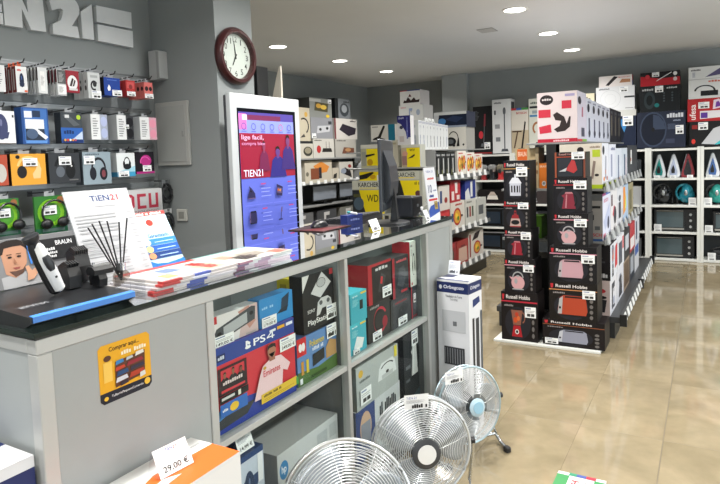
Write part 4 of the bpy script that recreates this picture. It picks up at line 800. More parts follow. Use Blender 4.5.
for nm, x, y, lb in (('a',-1.345,2.46,'white price card in sloping acrylic holder before the monitor'),('b',-1.285,2.93,'small white price card in acrylic holder beside monitor foot')):
    t = thing('price_stand', lb, 'price tag', (x, y, ZC), PI/2+.1)
    w = .1 if nm == 'a' else .065
    MB().prism([(0,0),(.06,0),(.06,.003),(.026,.055),(.022,.055)], -w/2, w/2, 'x').build('acrylic_holder', M_ACRYL, t)
    build_print('price_print', [('r',0,0,1,1,'e8e9ea'),('t',.1,.74,.5,.86,'TiEN 21','5a6aa0'),('i','lines',.1,.4,.9,.7,'b0b2b4'),('t',.2,.1,.8,.34,'9,99 €','3a3c40')], lambda u, v, q, w=w: (-w/2+u*w, .022*v-q, .002+v*.053), t)
    if nm == 'b': MB().lathe([(.006,0),(.008,.012),(.004,.02)], 10, c=(-.02,.03,.056)).build('clip', mat('c8cacc', .3), t)
# ------------------------------------------------------------------ floor fans and boxes on the floor
M_CHROME = mat('c9ccce', .18, .95); M_WIRE = mat('dfe2e4', .28, .6)
def fan(label, X, Y, zc, R, yaw, tilt, hub, rim='d4d7d9', tagc=False, side=1):
    t = thing('floor_fan', label, 'fan', (X, Y, 0), yaw, 'metal floor fans in front of the counter')
    H = Matrix.Translation((0,0,zc)) @ Matrix.Rotation(-tilt, 4, 'X')
    def hb(): m = MB(); m.T = H; return m
    g = hb()
    dep = .055; hr = .058 if hub == 'w' else .042
    def yf(r): q = r/R; return -dep*(1-q**3)           # domed front
    n = 17
    for i in range(n):
        r = .06+(R-.066)*(i+.5)/n; g.ring(r, .0015, 40, 4, yf(r))
    for k in range(8):
        a = 2*PI*k/8+.2; g.tube([(r*math.cos(a), yf(r)+.003, r*math.sin(a)) for r in (.05, R*.4, R*.65, R*.85, R-.002)], .0016, 5)
    g.build('front_grille', M_WIRE, t, True)
    g = hb()
    for i in range(13):
        r = .07+(R-.076)*(i+.5)/13; g.ring(r, .0014, 36, 4, .05+.045*(1-(r/R)**3))
    for k in range(8):
        a = 2*PI*k/8; g.tube([(r*math.cos(a), .052+.045*(1-(r/R)**3), r*math.sin(a)) for r in (.05, R*.4, R*.7, R-.002)], .0016, 5)
    g.build('rear_grille', M_WIRE, t, True)
    g = hb(); g.ring(R, .006, 56, 8, .0); g.ring(R, .004, 56, 6, .045)
    for k in range(16):
        a = 2*PI*k/16; g.tube([(R*math.cos(a), 0, R*math.sin(a)), (R*math.cos(a), .045, R*math.sin(a))], .0016, 5)
    g.build('outer_ring', mat(rim, .3, .8), t, True)
    hbd = hb().lathe([(hr,-dep-.001),(hr,-dep-.006),(hr*.78,-dep-.011),(.0,-dep-.012)], 28, axis='y', cap=False).build('hub_badge', mat('3a3c3e' if hub == 'w' else 'a8c0cc', .3), t, True)
    hb().lathe([(hr*.65,-dep-.0121),(hr*.65,-dep-.0145),(.0,-dep-.015)], 24, axis='y', cap=False).build('badge_disc', mat('e4e6e6' if hub == 'w' else '8fb8cc', .3, .2), hbd, True)
    hb().lathe([(.03,-.02),(.034,.0),(.034,.03),(.05,.04),(.055,.07),(.05,.14),(.03,.15)], 24, axis='y').build('motor', mat('55585a', .4, .3), t, True)
    for k in range(3):
        m = hb(); a0 = 2*PI*k/3+.5; vs = []; fs_ = []; nr, na = 6, 8
        for i in range(nr+1):
            r = .032+(R-.05)*i/nr
            span = math.radians(30+55*math.sin(PI*min(1, .15+.75*i/nr)))
            for j in range(na+1):
                q = a0+span*(j/na-.5)-.5*i/nr; vs.append((r*math.cos(q), .012-.035*(j/na-.5), r*math.sin(q)))
        for i in range(nr):
            for j in range(na): b = i*(na+1)+j; fs_.append((b, b+1, b+na+2, b+na+1))
        m.add(vs, fs_)
        o = m.build('blade', mat('9aa2a8', .35, .45), t, True)
        sm = o.modifiers.new('thick', 'SOLIDIFY'); sm.thickness = .0015
    # tubular floor stand: two side arms joined to a U on the floor
    m = MB()
    hw = R+.022; rt = .0085
    for q in (-1, 1):
        m.tube([(q*hw,.02,zc),(q*hw,.035,zc*.7),(q*(hw+.004),.07,zc*.42),(q*(hw+.004),.085,.075),(q*hw,.06,.03),(q*(hw-.012),.0,rt+.004),(q*(hw-.025),-.06,rt+.003)], rt, 10)
    m.tube([(-hw+.002,.066,.035),(0,.075,.035),(hw-.002,.066,.035)], rt*.9, 10)
    m.build('stand', M_CHROME, t, True)
    for s in (-1, 1):
        MB().lathe([(.014,0),(.014,.03)], 14, axis='x', c=(s*(R+.012)-.015, .02, zc)).build('pivot_knob', mat('1c1d1f', .4), t)
        MB().box(s*(hw-.03)-.014, -.075, .0, s*(hw-.03)+.014, -.045, .028, 0, .004).build('rubber_foot', mat('17181a', .6), t)
    if tagc:
        m = hb(); a = tagc[0]
        def ft(u, v, q): w = H @ Vector((R*math.cos(a)-.06+u*.1, -.03-q-.01*v, R*math.sin(a)-.03+v*.06)); return tuple(w)
        build_print('price_tag', [('r',0,0,1,1,'e8eaea'),('t',.08,.7,.5,.86,'TiEN 21','6a7ab0'),('i','lines',.08,.4,.92,.66,'b0b2b4'),('t',.3,.08,.94,.34,tagc[1],'2c2c2e')], ft, t)
    return t
fan('metal floor fan tilted upward, front left, cut by photo bottom', -1.02, 1.60, .285, .222, .72, .40, 'b')
fan('metal floor fan with white hub disc, the middle of three', -.985, 2.12, .272, .2, .70, .1, 'w', tagc=(PI*.52,'39,90 €'))
fan('smaller metal floor fan with pale blue hub, beside the tower fan box', -.975, 2.65, .25, .178, .98, .14, 'b', rim='b8ccd4', tagc=(PI*.66,'49,90 €'))
tb = carton('tall white and navy tower fan box at the counter end', (-1.135, 2.865, .0), .182, .15, .80, -.12, 'd6d8dc', name='tower_fan_box',
   F=[('r',0,.915,1,.985,'26305c'),('t',.22,.935,.86,.965,'Orbegozo','e0e2ea'),('o',.12,.95,.05,.014,'e0e2ea'),('t',.28,.885,.8,.902,'Ventilador de Torre','4a4c56'),('t',.42,.865,.66,.878,'TW 0750','4a4c56'),('r',.16,.66,.9,.8,'b9bcc0'),('r',.5,.7,.62,.73,'6a6c70'),
      ('r',.2,.44,.85,.56,'3a3c40')]+[('r',.22+.08*i,.45,.24+.08*i,.55,'8a8c90') for i in range(8)]+[('r',.12,.04,.95,.36,'aeb2b6'),('a',.5,.2,.34,.12,.02,0,180,'8a8e92')],
   R=[('r',0,.915,1,.985,'26305c'),('t',.15,.935,.85,.965,'Orbegozo','e0e2ea'),('p',[(.3,.82),(.85,.84),(.8,.88),(.3,.87)],'2a3868'),('r',.25,.1,.4,.75,'2c2e32'),('r',.5,.08,.75,.74,'3a3c40'),('r',.85,.1,1,.78,'55585c')],
   T=[('r',0,.0,1,.12,'26305c'),('r',.0,.35,.35,1,'3a3e58')])
pc = thing('price_stand', 'white price card standing on the tower fan box', 'price tag', (-1.175, 2.99, .8008), -.1)
MB().prism([(0,0),(.04,0),(.022,.075),(.019,.075)], -.035, .035, 'x').build('acrylic_holder', M_ACRYL, pc)
build_print('price_print', [('r',0,0,1,1,'e4e8ee'),('t',.1,.8,.6,.9,'TiEN 21','6a7ab0'),('i','lines',.1,.4,.9,.75,'b0b4bc'),('t',.15,.12,.85,.32,'44,90 €','3a3c44')], lambda u, v, q: (-.034+u*.068, .019*v-q-.0005, .002+v*.073), pc)
# boxes stacked before the counter's front panel and end panel
carton('plain brown carton under the orange and white appliance box', (-1.055, .90, 0), .50, .175, .392, PI/2, '9a7d5c', name='storage_box', F=[('r',0,.46,1,.54,'b8a078')])
dl = carton('orange and white appliance box with price card on top', (-1.055, .89, .3925), .50, .178, .30, PI/2, 'd9d9d8', name='appliance_box',
   F=[('r',0,.0,1,1,'dcdcdb'),('o',.72,.68,.2,.13,'2c3058'),('o',.72,.68,.18,.11,'d8d8de'),('t',.58,.62,.86,.74,'DeLonghi','2c3058'),('t',.3,.94,.5,.975,'turbo ventila','d8d2cc')],
   T=[('r',0,0,1,1,'dadad8'),('p',[(.2,.0),(1,0),(1,.55),(.62,.62),(.3,.3)],'dc6428'),('o',.3,.66,.14,.22,'1c1a1c'),('t',.2,.56,.4,.76,'Logo','d8c8a8'),('p',[(.45,.2),(.7,.3),(.62,.42),(.42,.3)],'b9bcbe'),('r',.52,.1,.6,.2,'3a2c24'),('r',.8,.72,.97,.76,'b0b0b0')])
pc = thing('price_stand', 'white price card reading twenty-nine euro on the orange box', 'price tag', (-1.125, .992, .6935), PI/2-.1)
MB().prism([(0,0),(.05,0),(.034,.062),(.031,.062)], -.05, .05, 'x').build('acrylic_holder', M_ACRYL, pc)
build_print('price_print', [('r',0,0,1,1,'ecebea'),('t',.34,.8,.56,.92,'TiEN','4a5aa0'),('t',.57,.8,.68,.92,'21','c8404a'),('r',.1,.68,.9,.71,'b8b8ba'),('r',.1,.58,.9,.61,'b8b8ba'),('r',.1,.48,.7,.51,'b8b8ba'),('t',.14,.1,.88,.36,'29,00 €','1c1c1e')], lambda u, v, q: (-.049+u*.098, .031*v-q-.0005, .002+v*.06), pc)
carton('lower white appliance box of the stack by counter end', (-1.265, .545, 0), .33, .36, .41, PI/2, 'c9ccd0', name='appliance_box', F=[('r',0,.7,1,1,'2a3460')])
carton('white and navy appliance box beside the counter end, lower left', (-1.262, .555, .4105), .33, .36, .42, PI/2, 'd3d5d8', name='appliance_box',
   F=[('r',0,0,1,1,'d3d5d8'),('r',0,.62,1,.94,'26305c'),('t',.1,.68,.985,.88,'Orbegozo','e4e6ec'),('r',0,.5,1,.53,'b9bcc4')], T=[('r',0,0,1,1,'d8d9dc'),('p',[(0,.3),(1,.3),(1,.75),(0,.75)],'26305c'),('a',.8,.2,.07,.08,.01,0,360,'6a6e78'),('o',.55,.22,.04,.05,'4a4e58')])
carton('white green and red drill box on the floor at photo bottom', (-.376, 1.90, 0), .16, .235, .30, 0, 'd8d9d6', name='tool_box',
   T=[('r',0,.0,.26,.92,'3f8a52'),('r',0,.45,.26,.55,'7ab884'),('r',.78,.0,1,.92,'3f8a52'),('r',.24,.92,.8,1,'4a5a98'),('r',.24,.92,.4,1,'3a8a6a'),('r',.6,.92,.8,1,'b83a48'),('tv',.34,.2,.5,.8,'BOSCH','c0303c'),('r',.6,.5,.66,.8,'8a8a8a')])

# ------------------------------------------------------------------ shelving helpers
M_WHITE = mat('d9dbd6', .45); M_SHELFG = mat('8d8f8e', .4, .2); M_DARK = mat('1e2022', .5); M_TAG = mat('dcdedd', .4)
def tagcard(root, x, y, z, rz=0, s=.05, tilt=.25):
    m = MB(); m.T = Matrix.Translation((x, y, z)) @ Matrix.Rotation(rz, 4, 'Z') @ Matrix.Rotation(-tilt, 4, 'X')
    m.box(-s/2, -.0012, 0, s/2, 0, s*.85)
    o = m.build('price_label', M_TAG, root)
    return o
# ------------------------------------------------------------------ back wall shelving
SZ = [.03, .37, .708, 1.05, 1.42]; YS = 8.42
edges = [-2.965, -2.385, -1.805, -1.225, -.645, -.065, .515]
descr = ['behind the pan display', 'left behind the box towers', 'hidden behind the gondola', 'behind the right gondola shelves', 'holding irons and mini ovens', 'at the right edge of the photo']
for i in range(6):
    x0, x1 = edges[i]+.001, edges[i+1]-.001
    u = thing('shelving_unit', 'white shelving unit with dark back along rear wall, '+descr[i], 'shelf', ((x0+x1)/2, YS, 0), 0, 'white shelving units on the back wall')
    w = x1-x0
    for s in (-1, 1): MB().box(s*w/2-(.035 if s > 0 else 0), 0, 0, s*w/2+(.035 if s < 0 else 0), .31, 1.434, 0, .001).build('side_panel', M_WHITE, u)
    MB().box(-w/2+.036, .296, .03, w/2-.036, .308, 1.41).build('back_panel', mat('33373a', .6), u)
    for z in SZ: MB().box(-w/2+.0355, .004, z-.026, w/2-.0355, .295, z, 0, .001).build('shelf', M_WHITE, u)
    MB().box(-w/2+.0355, .02, 0, w/2-.0355, .04, .003).build('kick_board', mat('c9c4b4', .5), u)
def oven(label, x, y, z, w, h, silver=False, d=.22):
    t = thing('mini_oven', label, 'oven', (x, y, z))
    body = mat('191a1c', .35)
    for sx in (-1, 1):
        for yy in (.04, d-.04): MB().lathe([(.012,0),(.012,.012)], 10, c=(sx*(w/2-.04), yy, 0)).build('foot', body, t)
    MB().box(-w/2, .01, .0122, w/2, d, h, 0, .004).build('housing', body, t)
    fr = mat('b4b6b6', .3, .7) if silver else mat('202224', .3)
    MB().box(-w/2+.008, -.004, .022, w/2-w*.26, .0098, h-.012, 0, .002).build('door', fr, t)
    MB().box(-w/2+.03, -.006, .055, w/2-w*.26-.02, -.0042, h-.035).build('door_glass', mat('4a585c', .06), t)
    MB().tube([(-w/2+.03,-.006,h-.022),(-w/2+.03,-.022,h-.022),(w/2-w*.26-.02,-.022,h-.022),(w/2-w*.26-.02,-.006,h-.022)], .004, 6).build('handle', M_CHROME, t)
    MB().box(-w/2+.02, -.0055, .024, w/2-w*.26-.01, -.0042, .045).build('lower_trim', mat('a9a8a2', .3, .6), t)
    for k in range(3): MB().lathe([(.016,0),(.016,-.012),(.012,-.016)], 16, axis='y', c=(w/2-w*.13, .0098, h*(.22+.27*k))).build('knob', mat('c4c6c6', .3, .6), t, True)
    return t
def iron(label, x, y, z, col, plate='d4d8dc'):
    t = thing('steam_iron', label, 'iron', (x, y, z)); t.scale = (.84, 1, 1)
    out = [(-.085,0),(.07,0),(.088,.05),(.06,.16),(.03,.25),(.004,.305),(-.012,.30),(-.045,.2),(-.078,.1),(-.092,.04)]
    bm = bmesh.new()
    va = [bm.verts.new((p[0], .02, p[1])) for p in out]; f = bm.faces.new(va)
    r = bmesh.ops.extrude_face_region(bm, geom=[f])
    for v in [e for e in r['geom'] if isinstance(e, bmesh.types.BMVert)]: v.co.y = .12
    bmesh.ops.recalc_face_normals(bm, faces=bm.faces[:])
    bmesh.ops.bevel(bm, geom=bm.edges[:], offset=.01, segments=2, affect='EDGES')
    MB().bm(bm).build('body', mat(plate, .3), t, True)
    MB().prism([(-.05,.03),(.035,.03),(.045,.08),(.02,.17),(-.002,.245),(-.03,.17),(-.058,.08)], .012, .0195, 'y').build('colour_panel', mat(col, .25), t)
    MB().prism([(-.03,.06),(.012,.06),(.016,.1),(-.006,.165),(-.034,.1)], .006, .0118, 'y').build('grip_opening', mat('15181a', .4), t)
    MB().prism([(-.098,.03),(-.094,.028),(-.02,.292),(-.024,.296)], .03, .11, 'y').build('soleplate', mat('b4b8bc', .25, .7), t)
    MB().lathe([(.014,0),(.014,-.006)], 14, axis='y', c=(.0,.0118,.2)).build('dial', mat(col, .4), t)
    return t
def vacuum(label, x, y, z, col, acc='9a9da0'):
    t = thing('canister_vacuum', label, 'vacuum cleaner', (x, y, z)); t.scale = (1.0,1.05,1.18)
    MB().ball((.0,.1,.1), .095, .09, .085, 20).build('body', mat(col, .2), t, True)
    MB().ball((.0,.05,.15), .06, .06, .07, 16).build('dust_cup', mat(col, .15), t, True)
    for s in (-1, 1): MB().lathe([(.04,-.012),(.048,-.006),(.048,.006),(.04,.012)], 18, axis='x', c=(s*.1,.1,.05)).build('wheel', mat('1c1e20', .4), t, True)
    MB().tube([(-.02+.09*math.cos(a), .04+.02*math.sin(a*2), .13+.085*math.sin(a)) for a in [PI*.1*i for i in range(14)]], .013, 8).build('hose', mat('25282b' if acc != 'teal' else '1f7f92', .4), t, True)
    MB().ball((.0,-.005,.13), .02, .012, .03, 12).build('badge', mat('b4b8ba', .25, .7), t, True)
    MB().lathe([(.04,0),(.04,.016)], 14, c=(0,.1,0)).build('foot', mat('1c1e20', .4), t)
    return t
def sx(px, py): return aty(px, py, YS+.05).x
iron('teal and white steam iron, leftmost on the top shelf', -.52, YS+.06, SZ[3]+.0005, '1f7f7a')
iron('white and lilac steam iron, second on the top shelf', -.358, YS+.06, SZ[3]+.0005, 'a9b4cc')
iron('black and red steam iron, third on the top shelf', -.2, YS+.06, SZ[3]+.0005, '26282c', '8a2c34')
iron('white and blue steam iron at the right photo edge', -.062+.13, YS+.06, SZ[3]+.0005, '4a6ca4')
vacuum('black canister vacuum cleaner with silver badge on second shelf', -.475, YS+.06, SZ[2]+.0005, '1b1d20')
vacuum('teal canister vacuum cleaner on the second shelf', -.222, YS+.06, SZ[2]+.0005, '1f8296', 'teal')
vacuum('teal and black canister vacuum cut by right photo edge', sx(717,195), YS+.06, SZ[2]+.0005, '2f9a90')
oven('black mini oven on the third shelf, upper of two', -.345, YS+.06, SZ[1]+.0005, .47, .285)
oven('black mini oven on the bottom shelf, lower of two', -.352, YS+.06, SZ[0]+.0005, .45, .285)
oven('black mini oven at right photo edge, third shelf', .25, YS+.06, SZ[1]+.0005, .36, .26)
kt = thing('electric_grill', 'black electric grill with cable at right edge, bottom shelf', 'grill', (.2, YS+.06, SZ[0]+.0005))
MB().box(-.13,0,.0,.13,.18,.07,0,.015).build('base', mat('1b1d20', .4), kt); MB().box(-.13,0,.0705,.13,.18,.12,0,.015).build('lid', mat('26282c', .35), kt)
MB().tube([(-.12,.05,.1),(-.15,.0,.13),(-.08,-.03,.16),(.02,-.03,.15)], .005, 6).build('cable', mat('141516', .5), kt, True)
# price cards on the shelves
for k, (px, z, lb) in enumerate(((657,SZ[3],'teal iron'),(673,SZ[3],'lilac iron'),(690,SZ[3],'red iron'),(709,SZ[3],'blue iron'),(692.5,SZ[2],'teal vacuum'),(708,SZ[2],'right edge vacuum'),(658,SZ[1],'upper mini oven'),(709,SZ[1],'right edge oven'),(712,SZ[0],'electric grill'))):
    big = k in (4,5,6,7,8); s = .085 if big else .065
    t = thing('price_stand', 'white price card in front of the '+lb, 'price tag', (sx(px, 200), YS+(.016 if z in (SZ[0],SZ[1]) else .03), z+.0005), 0, 'white price cards on back shelves')
    MB().prism([(-.012,0),(.03,0),(.03,.003),(.004,s*1.1 if big else .035),(-.0,s*1.1 if big else .035)], -s/2, s/2, 'x').build('card_holder', M_TAG, t)
    build_print('price_print', [('i','lines',.1,.35,.9,.9,'b0b2b4'),('r',.2,.1,.8,.24,'707274')], lambda u, v, q, s=s, hh=(s*1.1 if big else .035): (-s/2+u*s, -.0125+.012*v-q, .003+v*(hh-.004)), t)
# boxes on top of the back shelving
ZT = 1.4345
def topY(label, x0, yt, x1, d, base, z0=ZT, Y=YS+.02, yb=None, h=None, **k):
    return boxY(label, Y, x0, yt, x1, yb or 152, d, base, z0=z0, h=h, **k)
rv = topY('dark blue robot vacuum box with round picture, right top row', 637,113,685.5, .26, '262c3c', F=[('i','robot',.06,.02,.62,1.0,'3a4458','1a1f2c'),('t',.62,.82,.96,.94,'ROTORO','c8ccd4'),('t',.75,.72,.9,.76,'hybrid','8a92a4'),('r',.6,.12,.78,.24,'3a4054'),('i','lines',.64,.5,.9,.66,'5a647c')], tags=[(.8,.36,.96,.6)])
zr_ = aty(637,113,YS+.02).z
k2 = topY('black robot vacuum box with teal detail on the dark blue box', 640,87,680.5, .22, '1a1d20', z0=zr_+.0005, yb=114, F=[('t',.05,.82,.34,.9,'CONGA','9a9c9e'),('o',.24,.45,.14,.34,'2a3438'),('o',.24,.45,.08,.2,'14181a'),('o',.42,.25,.06,.08,'1f6a6a'),('i','dots',.56,.35,.64,.75,'3a4448'),('i','dots',.76,.35,.84,.75,'3a4448'),('t',.66,.86,.92,.92,'SERIE','b0b2b4')], tags=[(.38,.74,.58,.98)])
zk2 = aty(640,87,YS+.02).z
topY('red and black hair styler box on top of the robot vacuum boxes', 640.5,73.5,680, .16, '1c1a1c', z0=zk2+.0005, yb=87, F=[('p',[(0,0),(1,0),(1,.55),(.5,.5),(0,.75)],'a8222c'),('p',[(.4,.3),(.78,.86),(.8,.95),(.44,.42)],'d4d4d6'),('o',.18,.68,.06,.16,'b8343c'),('o',.88,.8,.05,.14,'d8d8d8'),('o',.88,.4,.05,.14,'c8b8b8')], tags=[(.3,.66,.48,.98)])
c1 = topY('black and turquoise appliance box at right photo edge', 689.5,122,730, .26, '1c1c1e', F=[('p',[(.3,.1),(.6,.7),(.8,.8),(.95,.5),(.7,.05)],'b9bcc0'),('p',[(.62,.05),(.95,.45),(1,.1)],'3fb0b8'),('o',.1,.2,.05,.1,'c83c34'),('r',.06,.7,.2,.86,'8a2c2c')], tags=[(.22,.66,.46,.96)])
zc1 = aty(689.5,122,YS+.02).z
c2_ = topY('red box with white lettering and purple iron station, right edge', 687.5,99.5,730, .24, 'a82a2e', z0=zc1+.0005, yb=123, F=[('tv',.05,.08,.2,.75,'ufesa','e8e0de'),('p',[(.3,.1),(.85,.15),(.85,.45),(.3,.45)],'d8d4d8'),('r',.32,.14,.48,.38,'5a3a90'),('p',[(.6,.5),(.9,.6),(.75,.95),(.62,.9)],'d8c8d4'),('p',[(.66,.58),(.8,.64),(.74,.85),(.68,.82)],'6a3a90')], tags=[(.26,.56,.52,.84)])
zc2 = aty(687.5,99.5,YS+.02).z
topY('white box with two handheld vacuums, top right corner', 688.5,68,730, .2, 'd2d4d4', z0=zc2+.0005, yb=99, F=[('r',0,.6,1,.62,'a8a8ac'),('t',.06,.88,.3,.93,'rowenta','5a5a60'),('p',[(.4,.66),(.8,.95),(.92,.9),(.8,.72),(.5,.68)],'5a5478'),('t',.48,.5,.92,.56,'X-PERT','c86a5a'),('a',.4,.24,.26,.18,.05,0,180,'2c2e30'),('r',.3,.08,.72,.24,'222426'),('i','dots',.06,.68,.2,.84,'a9acb8')])
w1 = topY('dark blue box with gold label behind gondola, back shelf top', 607,117,636, .24, '20283c', yb=145, F=[('o',.3,.5,.3,.4,'141a26'),('p',[(.4,.9),(.75,.9),(.6,.5)],'3f80b8'),('r',.1,.3,.25,.34,'b89a4a')], tags=[(.55,.7,.9,1.0)])
zw1 = aty(607,117,YS+.02).z
w2 = topY('flat white box lying under the large white robot box', 606,111,636, .24, 'c9cac6', z0=zw1+.0005, yb=117, F=[('t',.05,.25,.5,.75,'rowenta','3a3a3c')])
zw2 = aty(606,111,YS+.02).z
w3 = topY('large white robot vacuum box with faint circle, back top row', 596,88,634.5, .22, 'd3d5d8', z0=zw2+.0005, yb=112, F=[('a',.38,.48,.27,.38,.01,0,360,'b9bcc0'),('a',.38,.48,.15,.22,.008,0,360,'bec1c5'),('t',.08,.88,.36,.94,'ROBOROCK','6a6c70'),('r',.74,.5,1,.57,'3a3c40'),('r',.76,.06,.97,.09,'8a8c90')], tags=[(.62,.74,.84,.96)])
zw3 = aty(596,88,YS+.02).z
topY('white hand blender box with dark blender, top of white box', 599,77,632, .14, 'd8d2d0', z0=zw3+.0005, yb=88, F=[('p',[(.2,.15),(.3,.1),(.58,.85),(.46,.95)],'2a2426'),('p',[(.62,.3),(.95,.3),(.95,.6),(.7,.65)],'a87a5a'),('t',.6,.75,.92,.86,'BOSCH','b83a40')], R=[('r',0,0,1,1,'3a5a9c'),('r',0,.5,1,1,'a83a48')])
cr = topY('cream and black espresso box behind the gondola top row', 570,95,594.5, .2, '1c1e24', yb=150, F=[('r',0,.78,1,1,'cfc8ae'),('t',.1,.84,.85,.94,'rowenta','5a5444'),('p',[(.2,.1),(.45,.2),(.5,.65),(.3,.7)],'b8a888'),('o',.6,.6,.12,.1,'a8884a')])
# tall vacuum boxes on the left part of the back shelving
topY('tall black stick vacuum box with red vacuum, back shelf top', 473.5,107,491.5, .2, '17181a', yb=156, F=[('i','stick',.35,.15,.8,.85,'5c6064','7a3038'),('o',.42,.4,.12,.08,'b8303a'),('i','lines',.06,.7,.35,.92,'55585c'),('r',.0,.0,1,.03,'8a2a2c')], L=[('r',0,0,1,1,'26282a')], tags=[(.6,.1,.92,.24)])
topY('tall white stick vacuum box with grey vacuum, back shelf top', 492.5,100,511, .2, 'cfd1d2', yb=156, F=[('r',.62,.08,.68,.82,'4a4e54'),('o',.65,.78,.08,.07,'5a5e64'),('p',[(.45,.03),(.85,.03),(.8,.08),(.5,.08)],'4a4e54'),('t',.1,.92,.5,.95,'BISSELL','6a6c70'),('r',.1,.72,.2,.8,'55585c'),('r',.14,.46,.4,.54,'8a8c90'),('r',.18,.22,.42,.3,'70747a')], R=[('r',.1,.7,.9,.95,'3a3c40')])
topY('beige stick vacuum box with colour strip, back shelf top', 511.5,108.5,528.5, .2, 'b3a58c', yb=155, F=[('r',0,.5,1,1,'cbc6bc'),('r',0,.95,1,1,'3a5a9c'),('r',.0,.95,.3,1,'a8303a'),('r',.6,.95,1,1,'4a8a4a'),('t',.3,.86,.9,.91,'BOSCH','b0303a'),('r',.05,.46,.6,.49,'4a3a30'),('p',[(.12,.1),(.2,.1),(.4,.46),(.32,.46)],'5a483a'),('p',[(.55,.08),(.65,.08),(.85,.68),(.78,.7)],'221e1e'),('p',[(.3,.02),(.85,.02),(.75,.1),(.4,.1)],'221e1e')])
topY('tall pale vacuum box with bronze hose, half hidden by pink box', 529,99,546, .2, 'c2c4ba', yb=156, F=[('t',.1,.9,.6,.94,'tefal','4a5a50'),('r',.05,.82,.75,.86,'22262a'),('r',.05,.66,.7,.7,'4a7aa4'),('a',.5,.45,.3,.12,.1,-30,240,'9a6a48'),('p',[(.3,.05),(.9,.1),(.7,.2),(.4,.18)],'26282c'),('r',.2,.72,.6,.78,'8a9498')])
# shelves behind the pan display
def dispenser(label, x, z, col, topc):
    t = thing('coffee_maker', label, 'coffee maker', (x, YS+.1, z))
    MB().lathe([(.05,0),(.052,.02),(.04,.03),(.04,.12)], 18).build('body', mat(col, .3), t, True)
    MB().lathe([(.041,.1205),(.062,.16),(.064,.2),(.04,.225)], 18).build('chrome_top', mat(topc, .2, .7), t, True)
    MB().box(-.02,-.07,.1,.02,-.035,.16,0,.006).build('spout', mat('26282a', .3), t)
def sx2(px): return aty(px, 175, YS+.1).x
dispenser('chrome topped coffee maker, left on upper back shelf', sx2(484), SZ[3]+.0005, '8a2a2c', 'c9cbcc')
dispenser('chrome and black coffee maker, second on the upper back shelf', sx2(492.5), SZ[3]+.0005, '26282a', 'c9cbcc')
dispenser('red coffee maker with pale top beside the silver steamer box', sx2(501), SZ[3]+.0005, 'b03032', 'b4ac98')
carton('black coffee machine box with white cup picture, second shelf', (-2.69, YS+.03, SZ[2]+.0005), .42, .24, .20, 0, '1d191a', F=[('p',[(.3,.3),(.7,.3),(.66,.6),(.34,.6)],'d6d0c8'),('p',[(.36,.62),(.64,.62),(.56,.86),(.44,.86)],'b8aaa0'),('r',.0,.0,1,.08,'3a2c2c')])
def microwave(label, x, z, w, h, fr):
    t = thing('microwave_oven', label, 'microwave', (x, YS+.03, z))
    MB().box(-w/2,.006,.0,w/2,.25,h,0,.004).build('housing', mat(fr, .35, .3), t)
    MB().box(-w/2+.012,-.003,.012,w/2-.012,.0058,h-.012,0,.002).build('door', mat('141618', .2), t)
    MB().box(-w/2+.05,-.005,.05,w/2-.13,-.0032,h-.05).build('door_glass', mat('26303c', .08), t)
    MB().box(w/2-.1,-.005,.03,w/2-.03,-.0032,h-.03).build('control_panel', mat('2c3034', .2), t)
microwave('black microwave oven with grey edge on the third back shelf', -2.68, SZ[1]+.0005, .46, .27, '6a6e70')
microwave('silver framed black microwave on the lowest back shelf', -2.68, SZ[0]+.0005, .44, .26, 'a9acac')
for i, (x, z, c, lb) in enumerate(((-2.1,SZ[3],'2c3034','charcoal'),(-2.1,SZ[2],'3a3434','brown'),(-2.1,SZ[1],'26282c','black'),(-2.1,SZ[0],'33373a','slate'),(-1.52,SZ[3],'8a8c8e','grey'),(-1.52,SZ[1],'2a2c30','near-black'),(-.93,SZ[3],'3c4044','dark grey'),(-.93,SZ[2],'a8aaac','silver'),(-.93,SZ[1],'26282a','jet black'),(-.93,SZ[0],'55585a','mid grey'))):
    carton('%s appliance box on back shelving, half hidden behind the gondola' % lb, (x, YS+.04, z+.0005), .40, .22, .24, 0, c, F=[('i','coffee',.3,.1,.7,.9,'9a9ca0','c8cacc')])
# ------------------------------------------------------------------ gondola in the middle with two box towers
GX, GY0, GY1 = -1.05, 4.78, 7.62
mg = thing('shelf_gondola', 'grey double-sided shop gondola with price rails, centre right', 'shelf', (GX, GY0, 0))
def GB(name, x0, y0, z0, x1, y1, z1, m, ch=.001): return MB().box(x0-GX, y0-GY0, z0, x1-GX, y1-GY0, z1, 0, ch).build(name, m, mg)
GB('spine', -1.065, GY0+.041, .1655, -1.035, GY1, 1.497, mat('3a3c3e', .5))
GB('end_post', -1.085, GY0, .0, -1.015, GY0+.04, 1.497, mat('151618', .4))
GB('base', -1.50, GY0+.045, .0, -.60, GY1, .12, mat('26282a', .45))
GB('base_deck', -1.52, GY0+.045, .1205, -.565, GY1, .165, mat('3c3e40', .4))
SHR = [(.725,.745,-.67), (1.13,1.148,-.672)]
for a, b, xr in SHR:
    GB('shelf', -1.034, GY0+.02, a, xr, GY1, b, M_SHELFG); GB('shelf', -1.46, GY0+.05, a, -1.066, GY1, b, M_SHELFG)
GB('top_board', -1.25, GY0+.042, 1.4975, -.84, GY1, 1.5115, M_SHELFG)
